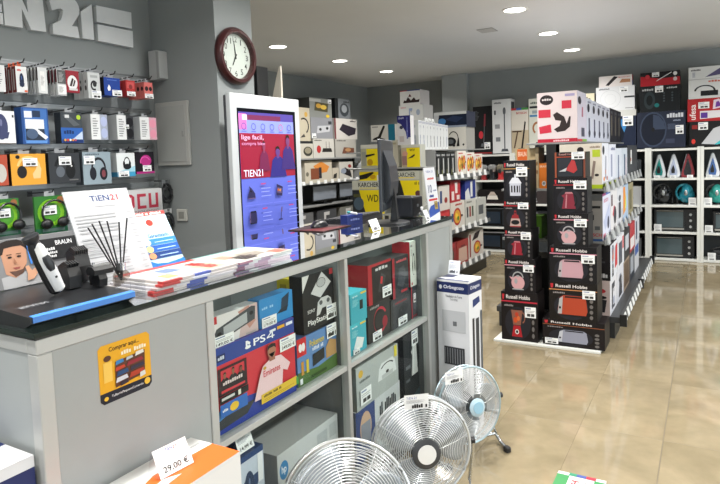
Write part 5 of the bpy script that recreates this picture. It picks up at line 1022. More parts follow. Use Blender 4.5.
def railtags(xr, z, y0, y1, n, sl=.02, hh=.05):
    m = MB().prism([(xr-GX+.0005, z-.03), (xr-GX+.012, z-.03), (xr-GX+.006, z+.012), (xr-GX+.0005, z+.012)], y0-GY0, y1-GY0, 'y'); m.build('price_rail', mat('8a8c8c', .35, .3), mg)
    for k in range(n):
        y = y0+.1+(y1-y0-.2)*k/(n-1)
        MB().prism([(xr-GX+.0125, z-.028), (xr-GX+.03, z-.03), (xr-GX+.012, z+hh), (xr-GX+.009, z+hh)], y-.06-GY0, y+.06-GY0, 'y').build('price_label', mat('b4b7b8', .3), mg)
railtags(-.672, 1.148, GY0+.02, GY1, 10); railtags(-.67, .745, GY0+.02, GY1, 10)
m = MB().prism([(-.5645-GX, .12), (-.53-GX, .118), (-.545-GX, .172), (-.5645-GX, .18)], .045, GY1-GY0, 'y'); m.build('price_rail', mat('4a4c4e', .35, .3), mg)
for k in range(15):
    y = .15+(GY1-GY0-.3)*k/14
    MB().prism([(-.531-GX, .12), (-.526-GX, .12), (-.54-GX, .178), (-.5445-GX, .178)], y-.05, y+.05, 'y').build('price_label', M_TAG, mg)
for y in (.045, 1.45, GY1-GY0-.03): MB().box(-.5645-GX, y-.012, .1, -.515-GX, y+.012, .19, 0, .002).build('rail_bracket', mat('161718', .4), mg)

def gbox(label, xl, xr, y, d, z, h, base, F=(), R=(), tags=(), **k):
    return carton(label, ((xl+xr)/2, y, z), xr-xl, d, h, 0, base, F=F, R=R, tags=tags, **k)
ZG = 1.512
# top row
MIX = [('o',.24,.85,.17,.1,'2b2526'),('t',.12,.84,.36,.88,'4000','d8d0d0'),('r',.7,.9,.94,.95,'a49cc0'),('r',.62,.66,.86,.82,'c8384a'),('r',.03,.5,.34,.66,'c8384a'),('p',[(.06,.18),(.36,.2),(.34,.36),(.04,.32)],'c8384a'),('p',[(.4,.55),(.5,.6),(.68,.5),(.74,.36),(.8,.5),(.84,.5),(.82,.3),(.7,.22),(.5,.2),(.42,.26),(.56,.32),(.6,.42),(.46,.44)],'362c2c'),('r',0,0,1,.07,'b8283c'),('t',.4,.015,.8,.05,'BATIDORA','e8c8cc')]
gbox('pinkish white hand mixer box with red squares, gondola top', -1.162,-.860, 4.835,.40, ZG,.39, 'dccfd0', F=MIX, R=[('o',.2,.82,.16,.09,'2b2a36'),('p',[(.35,.3),(.6,.32),(.62,.6),(.4,.62)],'c08a98'),('r',.4,.1,.7,.28,'3a3a48'),('r',0,0,.5,.05,'c83c4a'),('r',.5,0,1,.05,'8ab84a'),('p',[(.0,0.05),(1,.05),(1,1),(0,1)],'ccc8d6')][-1:]+[('o',.25,.82,.18,.08,'2b2a36'),('p',[(.45,.5),(.6,.5),(.62,.7),(.47,.7)],'b06a80'),('r',.4,.1,.75,.28,'4a4c5c'),('r',0,0,.5,.05,'c83c4a'),('r',.5,0,1,.05,'8ab84a')])
yy = 5.24
for k in range(5):
    gbox('white hand blender box with black oval logo, number %s behind the pink mixer box' % ['one','two','three','four','five'][k], -1.13,-.860, yy,.27, ZG,.36-.004*k, 'c9cbd6', F=[('r',0,0,1,1,'d6d6dc')], R=[('r',0,0,1,1,'cdd0dc'),('o',.35,.78,.22,.1,'2a2c38'),('r',.35,.1,.6,.55,'565a70'),('o',.5,.2,.2,.08,'3a3e4c'),('t',.2,.9,.8,.94,'blender','7a7e98')], group='white blender boxes on gondola top'); yy += .275
for k in range(3):
    gbox('black hand blender box on gondola top, %s of three' % ['nearest','middle','farthest'][k], -1.12,-.860, yy,.30, ZG,.35, '202228', R=[('r',.3,.2,.6,.8,'6a6458'),('r',.2,.85,.7,.92,'55585c')], group='black blender boxes on gondola top'); yy += .305
# second row
gbox('beige and white blender box with lime squares, second gondola row', -.99,-.682, 4.81,.34, 1.1485,.343, 'd5cdbf', F=[('r',0,0,1,.09,'a9bd2a'),('o',.5,.86,.08,.07,'2b2526'),('r',.78,.7,.96,.86,'b0c23a'),('r',.52,.6,.68,.74,'b0c23a'),('p',[(.74,.22),(.8,.22),(.86,.6),(.8,.62)],'8a7a72'),('o',.88,.3,.05,.03,'3a3434'),('t',.72,.9,.96,.94,'blender','9a8a7c')], R=[('r',0,0,1,1,'d9dce6'),('r',0,0,1,.09,'a9bd2a'),('o',.22,.84,.16,.1,'24262e'),('p',[(.45,.2),(.62,.2),(.66,.7),(.5,.72)],'8a8ea0'),('r',.48,.3,.6,.4,'b86a4a'),('o',.3,.2,.12,.05,'d88a4a'),('o',.75,.2,.1,.05,'a8584a')])
yy = 5.16
for k, (d, h, c, R, lb) in enumerate(((.44,.335,'d4d8e4',[('r',.3,.2,.5,.75,'8a90ac'),('r',0,0,1,.09,'a9bd2a'),('t',.3,.85,.9,.92,'braun','7a80a0')],'white blender box behind the beige one, second row'),
      (.42,.30,'cdd4e0',[('r',.3,.1,.5,.8,'6a7694'),('o',.7,.1,.15,.05,'d87a4a')],'white stick blender box, middle of the second gondola row'),
      (.42,.30,'c4cdd8',[('r',.35,.1,.6,.8,'4a5c78'),('r',.7,.1,.8,.7,'c89aa0')],'pale blue stick blender box, second gondola row'),
      (.95,.325,'33363b',[('r',.3,.4,.42,.85,'e2e4e4'),('r',.3,.5,.36,.6,'b8583a')],'black box with white blender, far end of second row'))):
    gbox(lb, -.98,-.682, yy,d, 1.1485,h, c, R=R); yy += d+.012
# third row
gbox('grey food processor box, nearest in third gondola row', -.99,-.68, 4.81,.42, .7455,.36, '8d8a86', F=[('r',.0,.86,1,1,'5a5c5c'),('r',.6,.7,.95,.75,'26282a'),('r',.62,.45,.8,.56,'2a2c2e'),('r',.82,.24,.94,.32,'55585a'),('t',.62,.1,.98,.17,'BOSCH','a02c38'),('r',0,0,1,.05,'34507c')], R=[('r',0,0,1,1,'d0d4e4'),('r',0,.95,1,1,'4a6ab0'),('r',0,.95,.4,1,'b0508c'),('t',.15,.8,.7,.88,'BOSCH','c05a78'),('p',[(.1,.4),(.9,.75),(.9,.4),(.3,.2)],'b4bcd8'),('o',.7,.32,.14,.14,'4a4e62'),('r',.05,.05,.35,.14,'d88aa0')])
yy = 5.24
for k, (d, h, c, R, lb) in enumerate(((.42,.375,'d4d3d6',[('p',[(.3,.4),(.5,.6),(.7,.5),(.5,.3)],'c03a48'),('r',.1,.6,.3,.85,'4a2838'),('o',.65,.35,.2,.2,'3a3c44')],'white blender box with red splash, third row'),
      (.42,.36,'cfd1d8',[('r',.2,.2,.6,.6,'3c4048'),('o',.4,.7,.2,.08,'4a4e58'),('r',.7,.1,.9,.4,'b0b4bc')],'white chopper box with dark jar, third row'),
      (.40,.35,'a8c0dc',[('p',[(0,.2),(.5,.3),(.4,.95),(0,.95)],'e0903a'),('p',[(.3,.3),(.6,.4),(.5,.8)],'c8d048')],'light blue juicer box with orange, third row'),
      (.45,.34,'9a9272',[('r',.2,.2,.7,.8,'6a6448')],'olive box at the far end of third row'))):
    gbox(lb, -.98,-.68, yy,d, .7455,h, c, R=R); yy += d+.012
# rows on the base deck
y5 = 4.83
for k, (d, c, F, R, lb) in enumerate(((.40,'b9a9a6',[('o',.8,.7,.12,.07,'a83038'),('o',.62,.7,.05,.07,'a83038'),('p',[(.6,.1),(.9,.1),(.94,.45),(.7,.5)],'26262a'),('o',.8,.52,.14,.05,'1c1c1e')],[('r',0,0,1,1,'cfd0d6'),('i','coffee',.2,.1,.8,.85,'3a3e48','8a92a8')],'pink grey coffee machine box at the bottom front of gondola'),
      (.45,'c9cbd2',[],[('i','kettle',.2,.1,.8,.85,'2c2e36','7a8090')],'white kettle box, bottom row of gondola'),
      (.45,'8d7c6c',[],[('r',.1,.1,.9,.9,'5a4a3c')],'brown box, bottom row of gondola'),
      (.45,'3a3e46',[],[('r',.2,.2,.8,.8,'9aa0a8')],'slate box, bottom row of gondola'),
      (.45,'c4c6ca',[],[('r',.1,.6,.9,.95,'3a5a9c')],'white and blue box, bottom row of gondola'))):
    gbox(lb, -1.0,-.635, y5,d, .1655,.275, c, F=F, R=R); y5 += d+.012
y5 = 4.83
for k, (d, c, F, R, lb) in enumerate(((.40,'1c1a1c',[('t',.6,.08,.95,.2,'Philips','b8b8ba'),('r',.55,.5,.9,.55,'3a3a3e'),('r',.55,.62,.85,.66,'3a3a3e')],[('r',0,0,1,1,'cfd3da'),('i','blender',.1,.05,.6,.95,'3a404c','7a8494'),('p',[(.62,.2),(.95,.25),(.95,.9),(.7,.85)],'c02c34')],'black blender box standing on the pink grey coffee box'),
      (.45,'cdd0d6',[],[('r',.2,.1,.7,.8,'4a505c'),('r',.75,.5,.95,.9,'c03c40')],'white and red box stacked on the white kettle box'),
      (.45,'26282c',[],[('r',.2,.3,.8,.8,'b8bcc4')],'black box stacked on the brown box in gondola'),
      (.45,'a83038',[],[('r',.1,.1,.9,.5,'d8d4d4')],'red box stacked on the slate box in gondola'),
      (.45,'c8ccd4',[],[('r',.2,.2,.5,.9,'3a3e5a')],'pale box stacked at the far end of gondola deck'))):
    gbox(lb, -1.0,-.63, y5,d, .441,.27, c, F=F, R=R); y5 += d+.012
# left side of the gondola, seen between the towers
gbox('orange blender box behind the towers on gondola left side', -1.16,-1.088, 4.86,.2, 1.1485,.20, 'c8702c', F=[('t',.1,.84,.9,.92,'BRAUN','e8d0b8'),('o',.5,.2,.22,.1,'c8cac8'),('o',.5,.2,.14,.06,'7a7c80')])
gbox('orange and cream box above the silver steamer box', -1.36,-1.20, 4.90,.2, 1.1485,.325, 'b9a680', F=[('r',.1,.4,.6,.98,'d2642c'),('t',.14,.8,.56,.92,'BRAUN','f0d8c0')])
gbox('cream speckled box between the two towers', -1.195,-1.168, 4.88,.2, 1.1485,.33, 'a89a7c', F=[('o',.5,.6,.3,.05,'7a5a3a'),('o',.5,.4,.3,.05,'7a5a3a')])
gbox('bright green box in the shade between the towers', -1.24,-1.15, 4.87,.2, .7455,.18, '6aa03a', F=[('r',.2,.2,.8,.5,'b0b4b4')])
gbox('dark kettle box in the shade between the towers', -1.42,-1.26, 4.87,.2, .7455,.3, '2c2e30')
gbox('black appliance box low in the shade between the towers', -1.44,-1.10, 4.86,.3, .1655,.42, '222426', F=[('o',.7,.6,.12,.12,'55585a')])

# base plate and towers
bp_ = tagp(MB().box(-1.415,4.40,0,-.645,4.70,.018,0,.002).build('base_plate', M_WHITE), 'thin white floor plate under both box towers', 'plate')
YT = 4.43
def tower(specs, grp):
    z = .0185
    for (x0, yt, x1, yb, lb, F, tg, base, d) in specs:
        A = aty(x0, yb, YT); B = aty(x0, yt, YT); D = aty(x1, yb, YT)
        ztop = B.z
        carton(lb, ((A.x+D.x)/2, YT, z), D.x-A.x, d, ztop-z-.0006, 0, base, F=F, tags=tg, group=grp, name='appliance_box')
        z = ztop
def rh(icon, c, c2, band, bw=.03, dots=True, iu=(.18,.08,.72,.66)):
    return [('t',.14,.86,.8,.94,'Russell Hobbs','e2dcda'),('p',[(.04,.84),(.08,.84),(.09,.95),(.03,.95)],'b83038'),('r',0,.79,1,.79+bw,band),('t',.08,.7,.34,.74,'COLOURS','8a8484'),('o',.46,.36,.36,.34,'26262c'),('i',icon,*iu,c,c2)]+([('i','dots',.82,.06,.94,.62,'6a6664')] if dots else [])
tower([(502,291,538,341,'black blender box with red band, bottom of left tower',rh('blender','a8242c','8a5a4a','b02c3c'),[(.66,.5,.96,.72)],'1b1718',.22),
       (505,258,535.5,292,'black box with pink round kettle, second in left tower',rh('rkettle','c79a9e','9a9c9e','c98a98'),[(.62,.62,.96,.84)],'1a1719',.2),
       (505,229,532.5,258,'black box with dark red kettle, middle of left tower',rh('kettle','8a2430','b8747c','c8a0a8',.02),[(.6,.66,.96,.92)],'1a1819',.2),
       (504,200,530,230,'black box with red juicer, second from top of left tower',rh('juicer','8a2c30','b49a94','b02c34'),[(.56,.7,.96,.92)],'1b191a',.2),
       (504,161,530,200,'black box with silver steamer, top of left tower',rh('steamer','b9bcc8','cdd0d8','c89a5a',.015),[(.5,.6,.92,.84)],'1c1c20',.2)], 'appliance boxes in the left tower')
tower([(543,318,605,348.5,'wide black box with silver long-slot toaster, bottom of right tower',rh('toaster','8d90a0','b9bcc4','9a5a3a',.02,iu=(.25,.1,.74,.66)),[(.04,.06,.26,.28)],'1a1617',.24),
       (549.5,281,597.5,318,'black box with orange red toaster, second in right tower',rh('toaster','a8442c','a8a9aa','c88a5a',.02,iu=(.18,.1,.8,.68)),[(.7,.6,.96,.82)],'1b1816',.23),
       (550,246,597,281,'black box with pink toaster, middle of right tower',rh('toaster','b9939c','a9a4a8','c88a9c',iu=(.18,.08,.72,.66)),[(.68,.56,.96,.8)],'19181a',.22),
       (554,213,588.5,246,'black box with pink round kettle, fourth from bottom in right tower',rh('rkettle','c39a9e','9c9a9e','c98a98'),[(.6,.6,.96,.84)],'19181a',.2),
       (554,178,587.5,213,'black box with dark red kettle, second from top in right tower',rh('kettle','7d2e3c','b07880','b03038',.02),[(.6,.68,.98,.92)],'1b1a1e',.2),
       (555,152.5,585.5,178,'black and orange box with red hand tool, top of right tower',[('t',.14,.88,.66,.96,'Russell Hobbs','b88a84'),('r',0,.8,1,.83,'b0503a'),('r',0,0,.06,1,'8a4a34'),('r',.94,0,1,1,'7a4434'),('r',.1,.05,.9,.78,'2c3036'),('p',[(.36,.3),(.56,.7),(.66,.66),(.74,.3),(.62,.18)],'a83a3c'),('p',[(.14,.25),(.4,.4),(.36,.25)],'b4b6ba')],[(.56,.72,.98,1.0)],'1c191a',.2)], 'appliance boxes in the right tower')

# ------------------------------------------------------------------ pan gondola behind the counter, with an end display
LX, LY0, LY1 = -2.36, 5.62, 7.30
lg = thing('pan_gondola', 'grey shop gondola with pan boxes behind the counter', 'shelf', (LX, LY0, 0))
def LB_(name, x0, y0, z0, x1, y1, z1, m, ch=.001): return MB().box(x0-LX, y0-LY0, z0, x1-LX, y1-LY0, z1, 0, ch).build(name, m, lg)
LB_('spine', -2.93, LY0, .2005, -2.90, LY1, 1.488, mat('55585a', .5))
LB_('base', -3.45, LY0, 0, -2.42, LY1, .15, mat('2a2c2e', .45)); LB_('base_deck', -3.47, LY0, .1505, LX-.02, LY1, .2, M_SHELFG)
for z in (.62, 1.21):
    LB_('shelf', -2.899, LY0, z-.02, LX-.01, LY1, z, M_SHELFG); LB_('shelf', -3.44, LY0, z-.02, -2.931, LY1, z, M_SHELFG)
LB_('top_board', -3.42, LY0-.012, 1.4885, -2.40, LY1, 1.502, M_SHELFG)
LB_('end_panel', -3.22, LY0-.012, .2, -2.37, LY0-.0005, 1.488, mat('8a8c8c', .5))
LB_('end_base', -3.22, 5.31, .0, -2.37, LY0-.0125, .15, mat('2a2c2e', .45))
for z in (.87, 1.335): LB_('end_shelf', -3.22, 5.31, z-.016, -2.365, LY0-.0125, z, M_SHELFG)
for x in (-3.215, -2.375): LB_('upright', x-.008, LY0-.03, .1505, x+.008, LY0-.0128, .853, mat('2a2c2e', .4))
for z in (.2, .62, 1.21):
    m = MB().prism([(-.0095,z-.03),(.004,z-.03),(-.002,z+.01),(-.0095,z+.01)] if z > .3 else [(-.0195,z-.04),(.004,z-.045),(-.006,z+.012),(-.0195,z+.012)], 0, LY1-LY0, 'y'); m.build('price_rail', mat('6d7070', .4, .3), lg)
    for k in range(8):
        y = .1+k*.2; MB().prism([(.0045,z-.03),(.016,z-.03),(.004,z+.035),(.0,z+.035)], y-.04, y+.04, 'y').build('price_label', M_TAG, lg)
def bx(label, x0, yt, x1, yb, d, base, z0, X=LX-.03, **k): return boxX(label, X, x0,yt,x1,yb, d, base, z0=z0, **k)
for k in range(4):
    carton('black grooming kit box with white razor, number %s on the top pan shelf' % ['one','two','three','four'][k], (LX-.03, 5.74+.135*k, 1.2105), .128, .16, .262, PI/2, '1d1f20', F=[('r',.4,.15,.6,.75,'b8bab8'),('t',.15,.84,.85,.92,'BRAUN','c4c6c6'),('r',.1,.05,.3,.3,'6a6c4a')], L=[('r',0,0,1,1,'2a2c2e'),('t',.2,.84,.8,.9,'BRAUN','9a9c9c')], group='black grooming kit boxes on the top pan shelf')
for k in range(3):
    carton('white pan set box with red pans on top shelf, %s' % ['nearest','middle','farthest'][k], (LX-.03, 6.42+.285*k, 1.2105), .275, .3, .27-.02*k, PI/2, 'cfcbc2', F=[('i','pan',.05,.1,.5,.8,'b8382c','d8a04a'),('i','pan',.35,.15,.75,.85,'c0b03a','8a3a2a'),('i','pan',.6,.2,.95,.85,'a8302c','c87a3a'),('r',.1,.88,.6,.92,'a83a38')], L=[('i','pan',.1,.2,.9,.8,'b8382c','d8a04a')], group='white pan set boxes on top shelf')
Z2 = .6205
row2 = [(5.72,.30,.24,'a02c30','red pressure cooker box, lower stack on second pan shelf',[('r',.05,.4,.95,.9,'b83a3c'),('r',.55,.1,.9,.6,'d8d2cc')]),(6.05,.42,.30,'cdc8be','white box with large red round pan, second pan shelf',[('i','pan',.15,.1,.85,.8,'a83028','d09a3a'),('t',.3,.86,.8,.93,'magefesa','a83a38'),('r',.03,.3,.15,.6,'3a5a80')]),(6.50,.36,.30,'c6c6be','white cookware box with small pots, second pan shelf',[('r',.1,.3,.25,.7,'3a3c40'),('r',.35,.3,.5,.7,'8a3430'),('r',.6,.3,.75,.7,'3c4a34'),('t',.1,.85,.6,.92,'cookware','7a7a74')]),(6.88,.36,.28,'b9bab4','grey white cookware box at the far end of second pan shelf',[('r',.2,.3,.7,.7,'55585a')])]
for y, w, h, c, lb, F in row2: carton(lb, (LX-.03, y+w/2, Z2), w-.006, .3, h, PI/2, c, F=F)
for y, w, z, h, c, lb, F in ((5.72,.30,Z2+.2405,.26,'c9c4bc','white saucepan box with blue label on the red cooker box',[('r',.1,.3,.3,.8,'3a4a70'),('o',.65,.4,.15,.12,'8a3430')]),(6.05,.30,Z2+.3005,.24,'a82c34','red cookware box with white squares, second pan shelf',[('r',.1,.1,.35,.5,'d8d0cc'),('r',.45,.4,.7,.9,'d8d0cc'),('r',.6,.1,.9,.3,'d8d0cc')]),(6.50,.36,Z2+.3005,.22,'26347c','blue and white box stacked on the cookware box',[('p',[(0,0),(.5,0),(.3,.6),(0,.4)],'d0d2d4'),('r',.5,.1,.7,.9,'d4d6d6')])):
    carton(lb, (LX-.03, y+w/2, z), w-.006, .28, h, PI/2, c, F=F)
for y, w, h, c, lb, F in ((5.70,.50,.28,'8a3034','dark red pot set box on the pan gondola deck',[('o',.35,.5,.22,.3,'b8a48a'),('o',.7,.5,.16,.26,'5a4a44'),('r',.1,.8,.9,.95,'a83c40')]),(6.22,.36,.27,'9a3a36','red casserole box on the pan gondola deck',[('p',[(.1,.1),(.9,.1),(.85,.7),(.15,.7)],'c8a898'),('r',.3,.72,.7,.8,'6a2c2c')]),(6.60,.52,.33,'cfcac2','white box with red pan and black print on gondola deck',[('i','pan',.3,.1,.9,.62,'a83028','d09a3a'),('p',[(.2,.65),(.6,.7),(.8,.95),(.4,.9)],'2a2022'),('r',.03,.1,.12,.9,'8a3430')])):
    carton(lb, (LX-.035, y+w/2, .2005), w-.006, .32, h, PI/2, c, F=F)
# toothbrush boxes and others on top of the pan gondola
for k in range(9):
    carton('slim white electric toothbrush box, number %s from the end display' % ['one','two','three','four','five','six','seven','eight','nine'][k], (-2.55, 5.66+.09*k, 1.5025), .086, .08, .305-.004*k, PI/2, 'c9cccc', F=[('i','toothbrush',.2,.1,.8,.85,['7a8498','3a4a78','8a9498','4a4c54','2c2e34','6a7488','26282c','8a8c90','4a5a80'][k],'a8acb0'),('r',.05,.9,.95,.97,'a8acb8')], L=[('r',0,0,1,1,'b4b8b8'),('i','toothbrush',.2,.1,.8,.85,'8a92a0','b0b4b8')], group='slim white toothbrush boxes on the pan gondola')
for k in range(3): 
    t = thing('price_stand', 'small white price card atop the toothbrush boxes, %s' % ['left','middle','right'][k], 'price tag', (-2.59, 5.93+.09*k, 1.8082-.004*(3+k)), PI/2, 'cards on toothbrush boxes')
    MB().prism([(0,0),(.03,0),(.012,.05),(.009,.05)], -.03, .03, 'x').build('card_holder', M_TAG, t)
    build_print('price_print', [('r',.1,.5,.9,.6,'8a8c90'),('r',.2,.15,.8,.35,'55585a')], lambda u, v, q: (-.03+u*.06, .009*v-q, v*.05), t)
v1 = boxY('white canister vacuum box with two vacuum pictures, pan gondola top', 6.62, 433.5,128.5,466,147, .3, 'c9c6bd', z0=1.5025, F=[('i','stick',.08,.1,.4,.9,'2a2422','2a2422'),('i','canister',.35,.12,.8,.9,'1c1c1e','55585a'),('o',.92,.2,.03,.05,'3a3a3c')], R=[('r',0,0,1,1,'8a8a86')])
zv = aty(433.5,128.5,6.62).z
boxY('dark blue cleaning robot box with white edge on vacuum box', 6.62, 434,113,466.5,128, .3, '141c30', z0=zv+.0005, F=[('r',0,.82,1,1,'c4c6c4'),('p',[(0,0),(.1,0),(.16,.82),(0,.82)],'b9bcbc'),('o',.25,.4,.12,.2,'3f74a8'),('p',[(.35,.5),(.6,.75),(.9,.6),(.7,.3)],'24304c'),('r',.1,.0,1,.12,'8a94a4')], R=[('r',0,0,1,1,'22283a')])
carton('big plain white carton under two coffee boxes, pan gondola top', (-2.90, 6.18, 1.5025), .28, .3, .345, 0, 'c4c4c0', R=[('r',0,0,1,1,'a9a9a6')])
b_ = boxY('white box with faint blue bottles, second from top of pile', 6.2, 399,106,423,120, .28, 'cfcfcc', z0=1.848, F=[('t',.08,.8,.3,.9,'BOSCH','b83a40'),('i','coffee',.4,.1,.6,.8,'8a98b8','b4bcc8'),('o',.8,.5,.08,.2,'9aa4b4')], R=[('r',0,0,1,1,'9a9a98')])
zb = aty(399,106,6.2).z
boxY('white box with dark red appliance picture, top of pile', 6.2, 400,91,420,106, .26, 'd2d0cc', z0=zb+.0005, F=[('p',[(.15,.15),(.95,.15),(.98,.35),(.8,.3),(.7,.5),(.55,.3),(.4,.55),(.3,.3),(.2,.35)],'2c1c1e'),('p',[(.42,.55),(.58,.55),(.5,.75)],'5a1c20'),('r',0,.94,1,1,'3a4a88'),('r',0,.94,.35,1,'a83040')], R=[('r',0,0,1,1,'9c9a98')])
# yellow and grey cleaning machine boxes on the end display
KY, KG = 'dcc81c', 'a2a49a'
def kk_(label, x0, yt, x1, yb, z0, F, Y=5.315, d=.27, base=KG, **k): return boxY(label, Y, x0,yt,x1,yb, d, base, z0=z0, F=F, **k)
kk_('yellow and grey wet vacuum box with bold lettering, end display', 352.5,181,384,209, .8705, [('r',0,.74,1,1,'b9bbb0'),('t',.2,.81,.84,.95,'KARCHER','1a1a14'),('r',.24,.77,.78,.79,KY),('r',0,0,1,.72,KY),('p',[(0,0),(.42,0),(.3,.4),(.22,.72),(0,.72)],'2c3034'),('o',.2,.3,.16,.2,'4a5a68'),('t',.46,.36,.98,.58,'WD 2','22221c'),('r',.04,.5,.26,.6,'4a4c30')])
zk = aty(352.5,181,5.315).z
kk_('low yellow box with spray gun picture on the wet vacuum box', 359.5,170,384,181, zk+.0005, [('r',0,.0,1,1,KY),('r',0,.82,1,1,'b9bab0'),('p',[(.0,.1),(.3,.2),(.6,.7),(.55,.8),(.2,.6),(0,.5)],'22221e'),('o',.55,.35,.12,.2,'b8901e'),('r',.72,.0,.98,.5,'d4d6d2')])
kk_('large yellow and grey pressure washer box, end display right', 395,171,422.5,214, .8705, [('r',0,.8,1,1,'b9bbb0'),('t',.1,.86,.76,.96,'KARCHER','1a1a14'),('r',.12,.83,.72,.85,KY),('r',0,0,.98,.78,KY),('p',[(0,0),(.5,0),(.3,.55),(.2,.78),(0,.78)],'26282a'),('o',.84,.48,.1,.07,'5a3a3a'),('t',.72,.68,.9,.75,'PC 5','8a7a1a'),('r',.9,0,1,1,'a4a69c')])
ze1 = 1.3355
kk_('yellow window vacuum box with garden picture, upper end display', 401.5,145,420,167, ze1, d=.13, F=[('r',0,.88,1,1,'bcbcb0'),('r',0,0,1,.86,'a89a80'),('p',[(.3,0),(1,0),(1,.86),(.28,.86)],KY),('t',.44,.7,.74,.82,'WV','2a2a20'),('o',.2,.6,.14,.12,'b88a7a'),('p',[(.34,.38),(.6,.42),(.74,.52),(.7,.58)],'33312a'),('r',.04,.1,.3,.5,'8a6a68')])
kk_('yellow garden pump box with white frame, upper end display left', 361,145,381,168, ze1, d=.14, F=[('r',0,.84,1,1,'c4c4ba'),('r',0,0,1,.82,'a4a48c'),('p',[(.3,.1),(1,.1),(1,.82),(.28,.82)],KY),('p',[(.2,.45),(.7,.55),(.68,.62),(.2,.56)],'2a2a22'),('o',.45,.25,.14,.14,'b08a1c'),('r',.04,.1,.24,.7,'8c8e84')])
kk_('beige steam cleaner box behind the yellow boxes', 382,141,398,166, ze1, [('r',.3,.3,.6,.8,'8a8472'),('r',.1,.85,.9,.92,'9a947e'),('r',.05,.05,.3,.2,'3a3a36')], base='b4b0a0', Y=5.33)
zbg = aty(382,141,5.33).z
kk_('white stick vacuum box with black vacuum and teal end', 371,125.5,395,140, zbg+.0005, [('r',.72,0,1,1,'1f6a84'),('p',[(.05,.08),(.6,.08),(.5,.16),(.4,.2),(.6,.9),(.52,.95),(.3,.3),(.12,.2)],'22201e'),('r',.05,.85,.3,.92,'8a8a86')], base='c4c2bc', Y=5.36, d=.2)
zwv = aty(401.5,145,5.315).z
kk_('purple and white toothbrush pack on the yellow window vacuum box', 397.5,116,410.5,145, zwv+.0005, [('p',[(0,.78),(.3,.7),(.62,.45),(.7,.25),(1,.25),(1,1),(0,1)],'2c2c6a'),('o',.3,.6,.14,.06,'3a3c50'),('i','toothbrush',.55,.2,.95,.95,'5a60a0','8a8ec0'),('t',.1,.88,.5,.95,'Oral-B','c4c8e0'),('r',.15,.1,.5,.3,'b0a8a8')], base='c6c6c8', d=.08)

# ------------------------------------------------------------------ shelving on the rear left wall
RX = -4.72
rl = thing('wall_shelving', 'grey wall shelving with small appliance boxes, far left corner', 'shelf', (RX, 6.3, 0))
RY0, RY1 = 6.3, 8.5
def RB_(name, x0, y0, z0, x1, y1, z1, m): return MB().box(x0-RX, y0-RY0, z0, x1-RX, y1-RY0, z1, 0, .001).build(name, m, rl)
RB_('back_panel', XRL+.002, RY0, .1, XRL+.02, RY1, 1.9, mat('4a4c4e', .6))
RB_('base', XRL+.021, RY0, 0, RX-.02, RY1, .1, mat('2a2c2e', .5))
RZ = [.45, .80, 1.115, 1.46]
for z in RZ: RB_('shelf', XRL+.021, RY0, z-.022, RX, RY1, z, M_SHELFG)
for y in (RY0, RY1-.03): RB_('upright', XRL+.0205, y-.031 if y == RY0 else y+.031, .0, XRL+.06, y-.001 if y == RY0 else y+.06, 1.9, M_DARK)
for k in range(9):
    y = .3+k*.18; MB().prism([(.0005,RZ[2]-.02),(.012,RZ[2]-.02),(.006,RZ[2]+.03),(.0005,RZ[2]+.03)], y-.035, y+.035, 'y').build('price_label', M_TAG, rl)
def rx(label, x0, yt, x1, yb, z0, base, F=(), L=(), X=RX-.03, d=.28, **k): return boxX(label, X, x0,yt,x1,yb, d, base, z0=z0, F=F, L=L, **k)
rx('cream grill box with orange and brown food picture, corner shelf', 305,161,332,183, RZ[2]+.0005, 'b9b2a2', [('p',[(.3,.75),(.6,.95),(.9,.7),(.8,.45),(.5,.4)],'c8803a'),('r',.2,.15,.5,.65,'7a4630'),('r',.5,.18,.6,.68,'2a2a30'),('o',.08,.4,.05,.1,'6a665a')])
rx('small cream box beside the grill box, corner shelf', 332.5,168,339,183, RZ[2]+.0005, 'b8b0a0', [('p',[(.1,.2),(.6,.2),(.7,.6),(.2,.5)],'33312e')])
rx('small white box with dark red picture on corner shelf', 339.5,162,353,181, RZ[2]+.0005, 'bdbab2', [('p',[(.1,.4),(.4,.3),(.9,.1),(.8,.5),(.4,.7)],'2a2628'),('o',.75,.75,.12,.1,'8a2c2c'),('o',.3,.5,.2,.15,'8a92a0')])
zR3 = RZ[3]+.0005
rx('white pan box with dark pan on upper corner shelf', 300,141,313,158, zR3, 'b8b4a8', [('r',0,.85,1,1,'26282a'),('o',.6,.4,.35,.28,'3a3a34'),('o',.6,.45,.25,.18,'8a8470')])
rx('white box with red pot and small pans, upper corner shelf', 313.5,138.5,334,158, zR3, 'b9b7b0', [('o',.25,.45,.1,.2,'a83030'),('p',[(.4,.3),(.9,.3),(.85,.5),(.45,.5)],'2a2826'),('r',.6,.5,.62,.85,'3a3836'),('r',.75,.5,.77,.85,'3a3836'),('t',.05,.88,.4,.94,'KITCHEN','55534c')])
rx('grey white box with food grill picture, upper corner shelf', 335.5,139,356,160, zR3, 'a3a19a', [('p',[(.3,.2),(.9,.15),(.9,.5),(.4,.55)],'6a4434'),('o',.6,.4,.14,.1,'a8805a'),('t',.06,.88,.5,.94,'GRILL','4a4844')])
za = max(atx(313.5,138.5,RX-.03).z, atx(300,141,RX-.03).z)
zb_ = atx(335.5,139,RX-.03).z
rx('cream tall box with hanging pan, left of corner shelf pile', 297,107,310,139, atx(300,141,RX-.03).z+.0005, 'b3ab97', [('a',.5,.45,.4,.25,.08,-60,120,'2c2a28'),('p',[(.2,.1),(.6,.12),(.5,.22)],'3a3836'),('o',.7,.8,.12,.08,'c09a4a')])
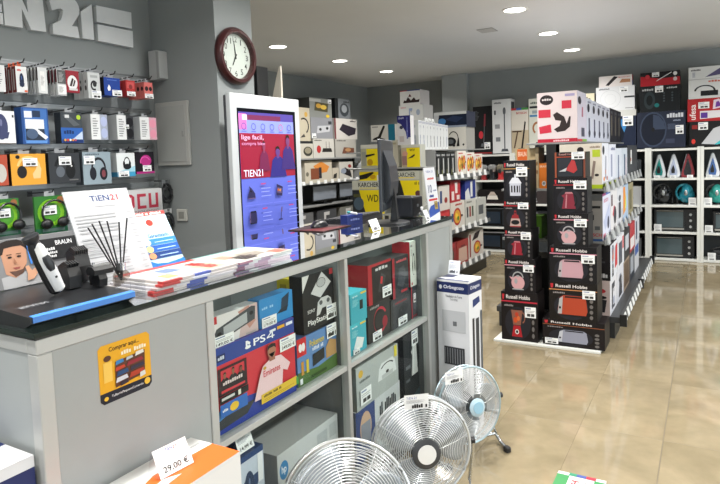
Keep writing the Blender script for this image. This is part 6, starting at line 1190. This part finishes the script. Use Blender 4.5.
rx('grey tape box with cassette shape, corner shelf pile', 311,117,332.5,139, atx(313.5,138.5,RX-.03).z+.0005, '85878c', [('p',[(.25,.25),(.85,.35),(.9,.65),(.3,.6)],'b4b6ba'),('o',.42,.44,.06,.07,'2a2a2c'),('o',.74,.5,.06,.07,'2a2a2c'),('r',.8,.7,.96,.85,'3a3c40')], tags=[(.02,.02,.2,.24)])
z6 = atx(311,117,RX-.03).z
rx('white box with dark raclette grill, corner shelf pile', 334.5,118,357,139, zb_+.0005, 'b9b5b0', [('p',[(.2,.45),(.35,.75),(.95,.55),(.9,.25),(.6,.15)],'2c2630'),('t',.68,.86,.95,.93,'GRILL','4a4648'),('r',0,.0,.06,1,'6a3438')])
z7 = atx(334.5,118,RX-.03).z
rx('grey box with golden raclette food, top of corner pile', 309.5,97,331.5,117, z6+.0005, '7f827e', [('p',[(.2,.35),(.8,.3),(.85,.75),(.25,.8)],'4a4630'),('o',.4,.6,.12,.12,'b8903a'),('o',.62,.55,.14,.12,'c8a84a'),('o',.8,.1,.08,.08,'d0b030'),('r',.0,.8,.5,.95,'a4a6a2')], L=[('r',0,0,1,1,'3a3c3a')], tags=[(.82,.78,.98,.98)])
rx('black box with round grey grill, top right of corner pile', 335,98,350,117, z7+.0005, '26282a', [('r',.2,0,1,1,'6a6e72'),('o',.6,.45,.3,.34,'3a3e42'),('o',.6,.5,.18,.2,'8a8e92'),('t',.55,.82,.95,.9,'GRILL','2a2c2e')])
mb_ = thing('mincer_pack', 'clear topped grey pack on the corner shelf end', 'package', (-4.78, 8.33, RZ[2]+.0005))
MB().box(-.1,-.13,0,.1,.1,.16,0,.004).build('pack', mat('8c8e8e', .4), mb_); MB().box(-.09,-.12,.1605,.09,.09,.24,0,.02).build('clear_lid', mat('b4b8ba', .2), mb_); MB().box(-.02,-.1,.2405,.05,.05,.28,0,.006).build('white_top', mat('d4d6d6', .4), mb_)
# two flat monitors on the shelf below
for k, (x0, x1) in enumerate(((313.5,337),(340,362))):
    A = atx(x0, 209, RX-.06); D = atx(x1, 207, RX-.06); B = atx(x0, 187, RX-.06)
    t = thing('flat_monitor', 'flat monitor with blank grey screen on corner shelf, %s' % ['left one','right one'][k], 'monitor', (RX-.06, (A.y+D.y)/2, RZ[1]+.0005), PI/2)
    w = D.y-A.y
    MB().box(-w/2, 0, .045, w/2, .02, 1.07-RZ[1], 0, .003).build('housing', mat('17191b', .4), t)
    MB().box(-w/2+.012, -.0015, .062, w/2-.012, -.0002, 1.055-RZ[1]).build('screen', mat('7d848e', .25), t)
    MB().box(-.03, .0, .008, .03, .02, .0445).build('neck', mat('17191b', .4), t); MB().box(-.1,-.05,0,.1,.1,.0078,0,.002).build('foot', mat('17191b', .4), t)
for k, (y, w, c) in enumerate(((6.6,.5,'6a6c6e'),(7.2,.5,'4a4c50'),(7.8,.5,'7a7a74'))):
    carton('%s carton on the low corner shelf' % ['mid grey','dark grey','warm grey'][k], (RX-.03, y, RZ[0]+.0005), w, .28, .26, PI/2, c, F=[('i','coffee',.3,.1,.7,.9,'c4c4c4','888888')])
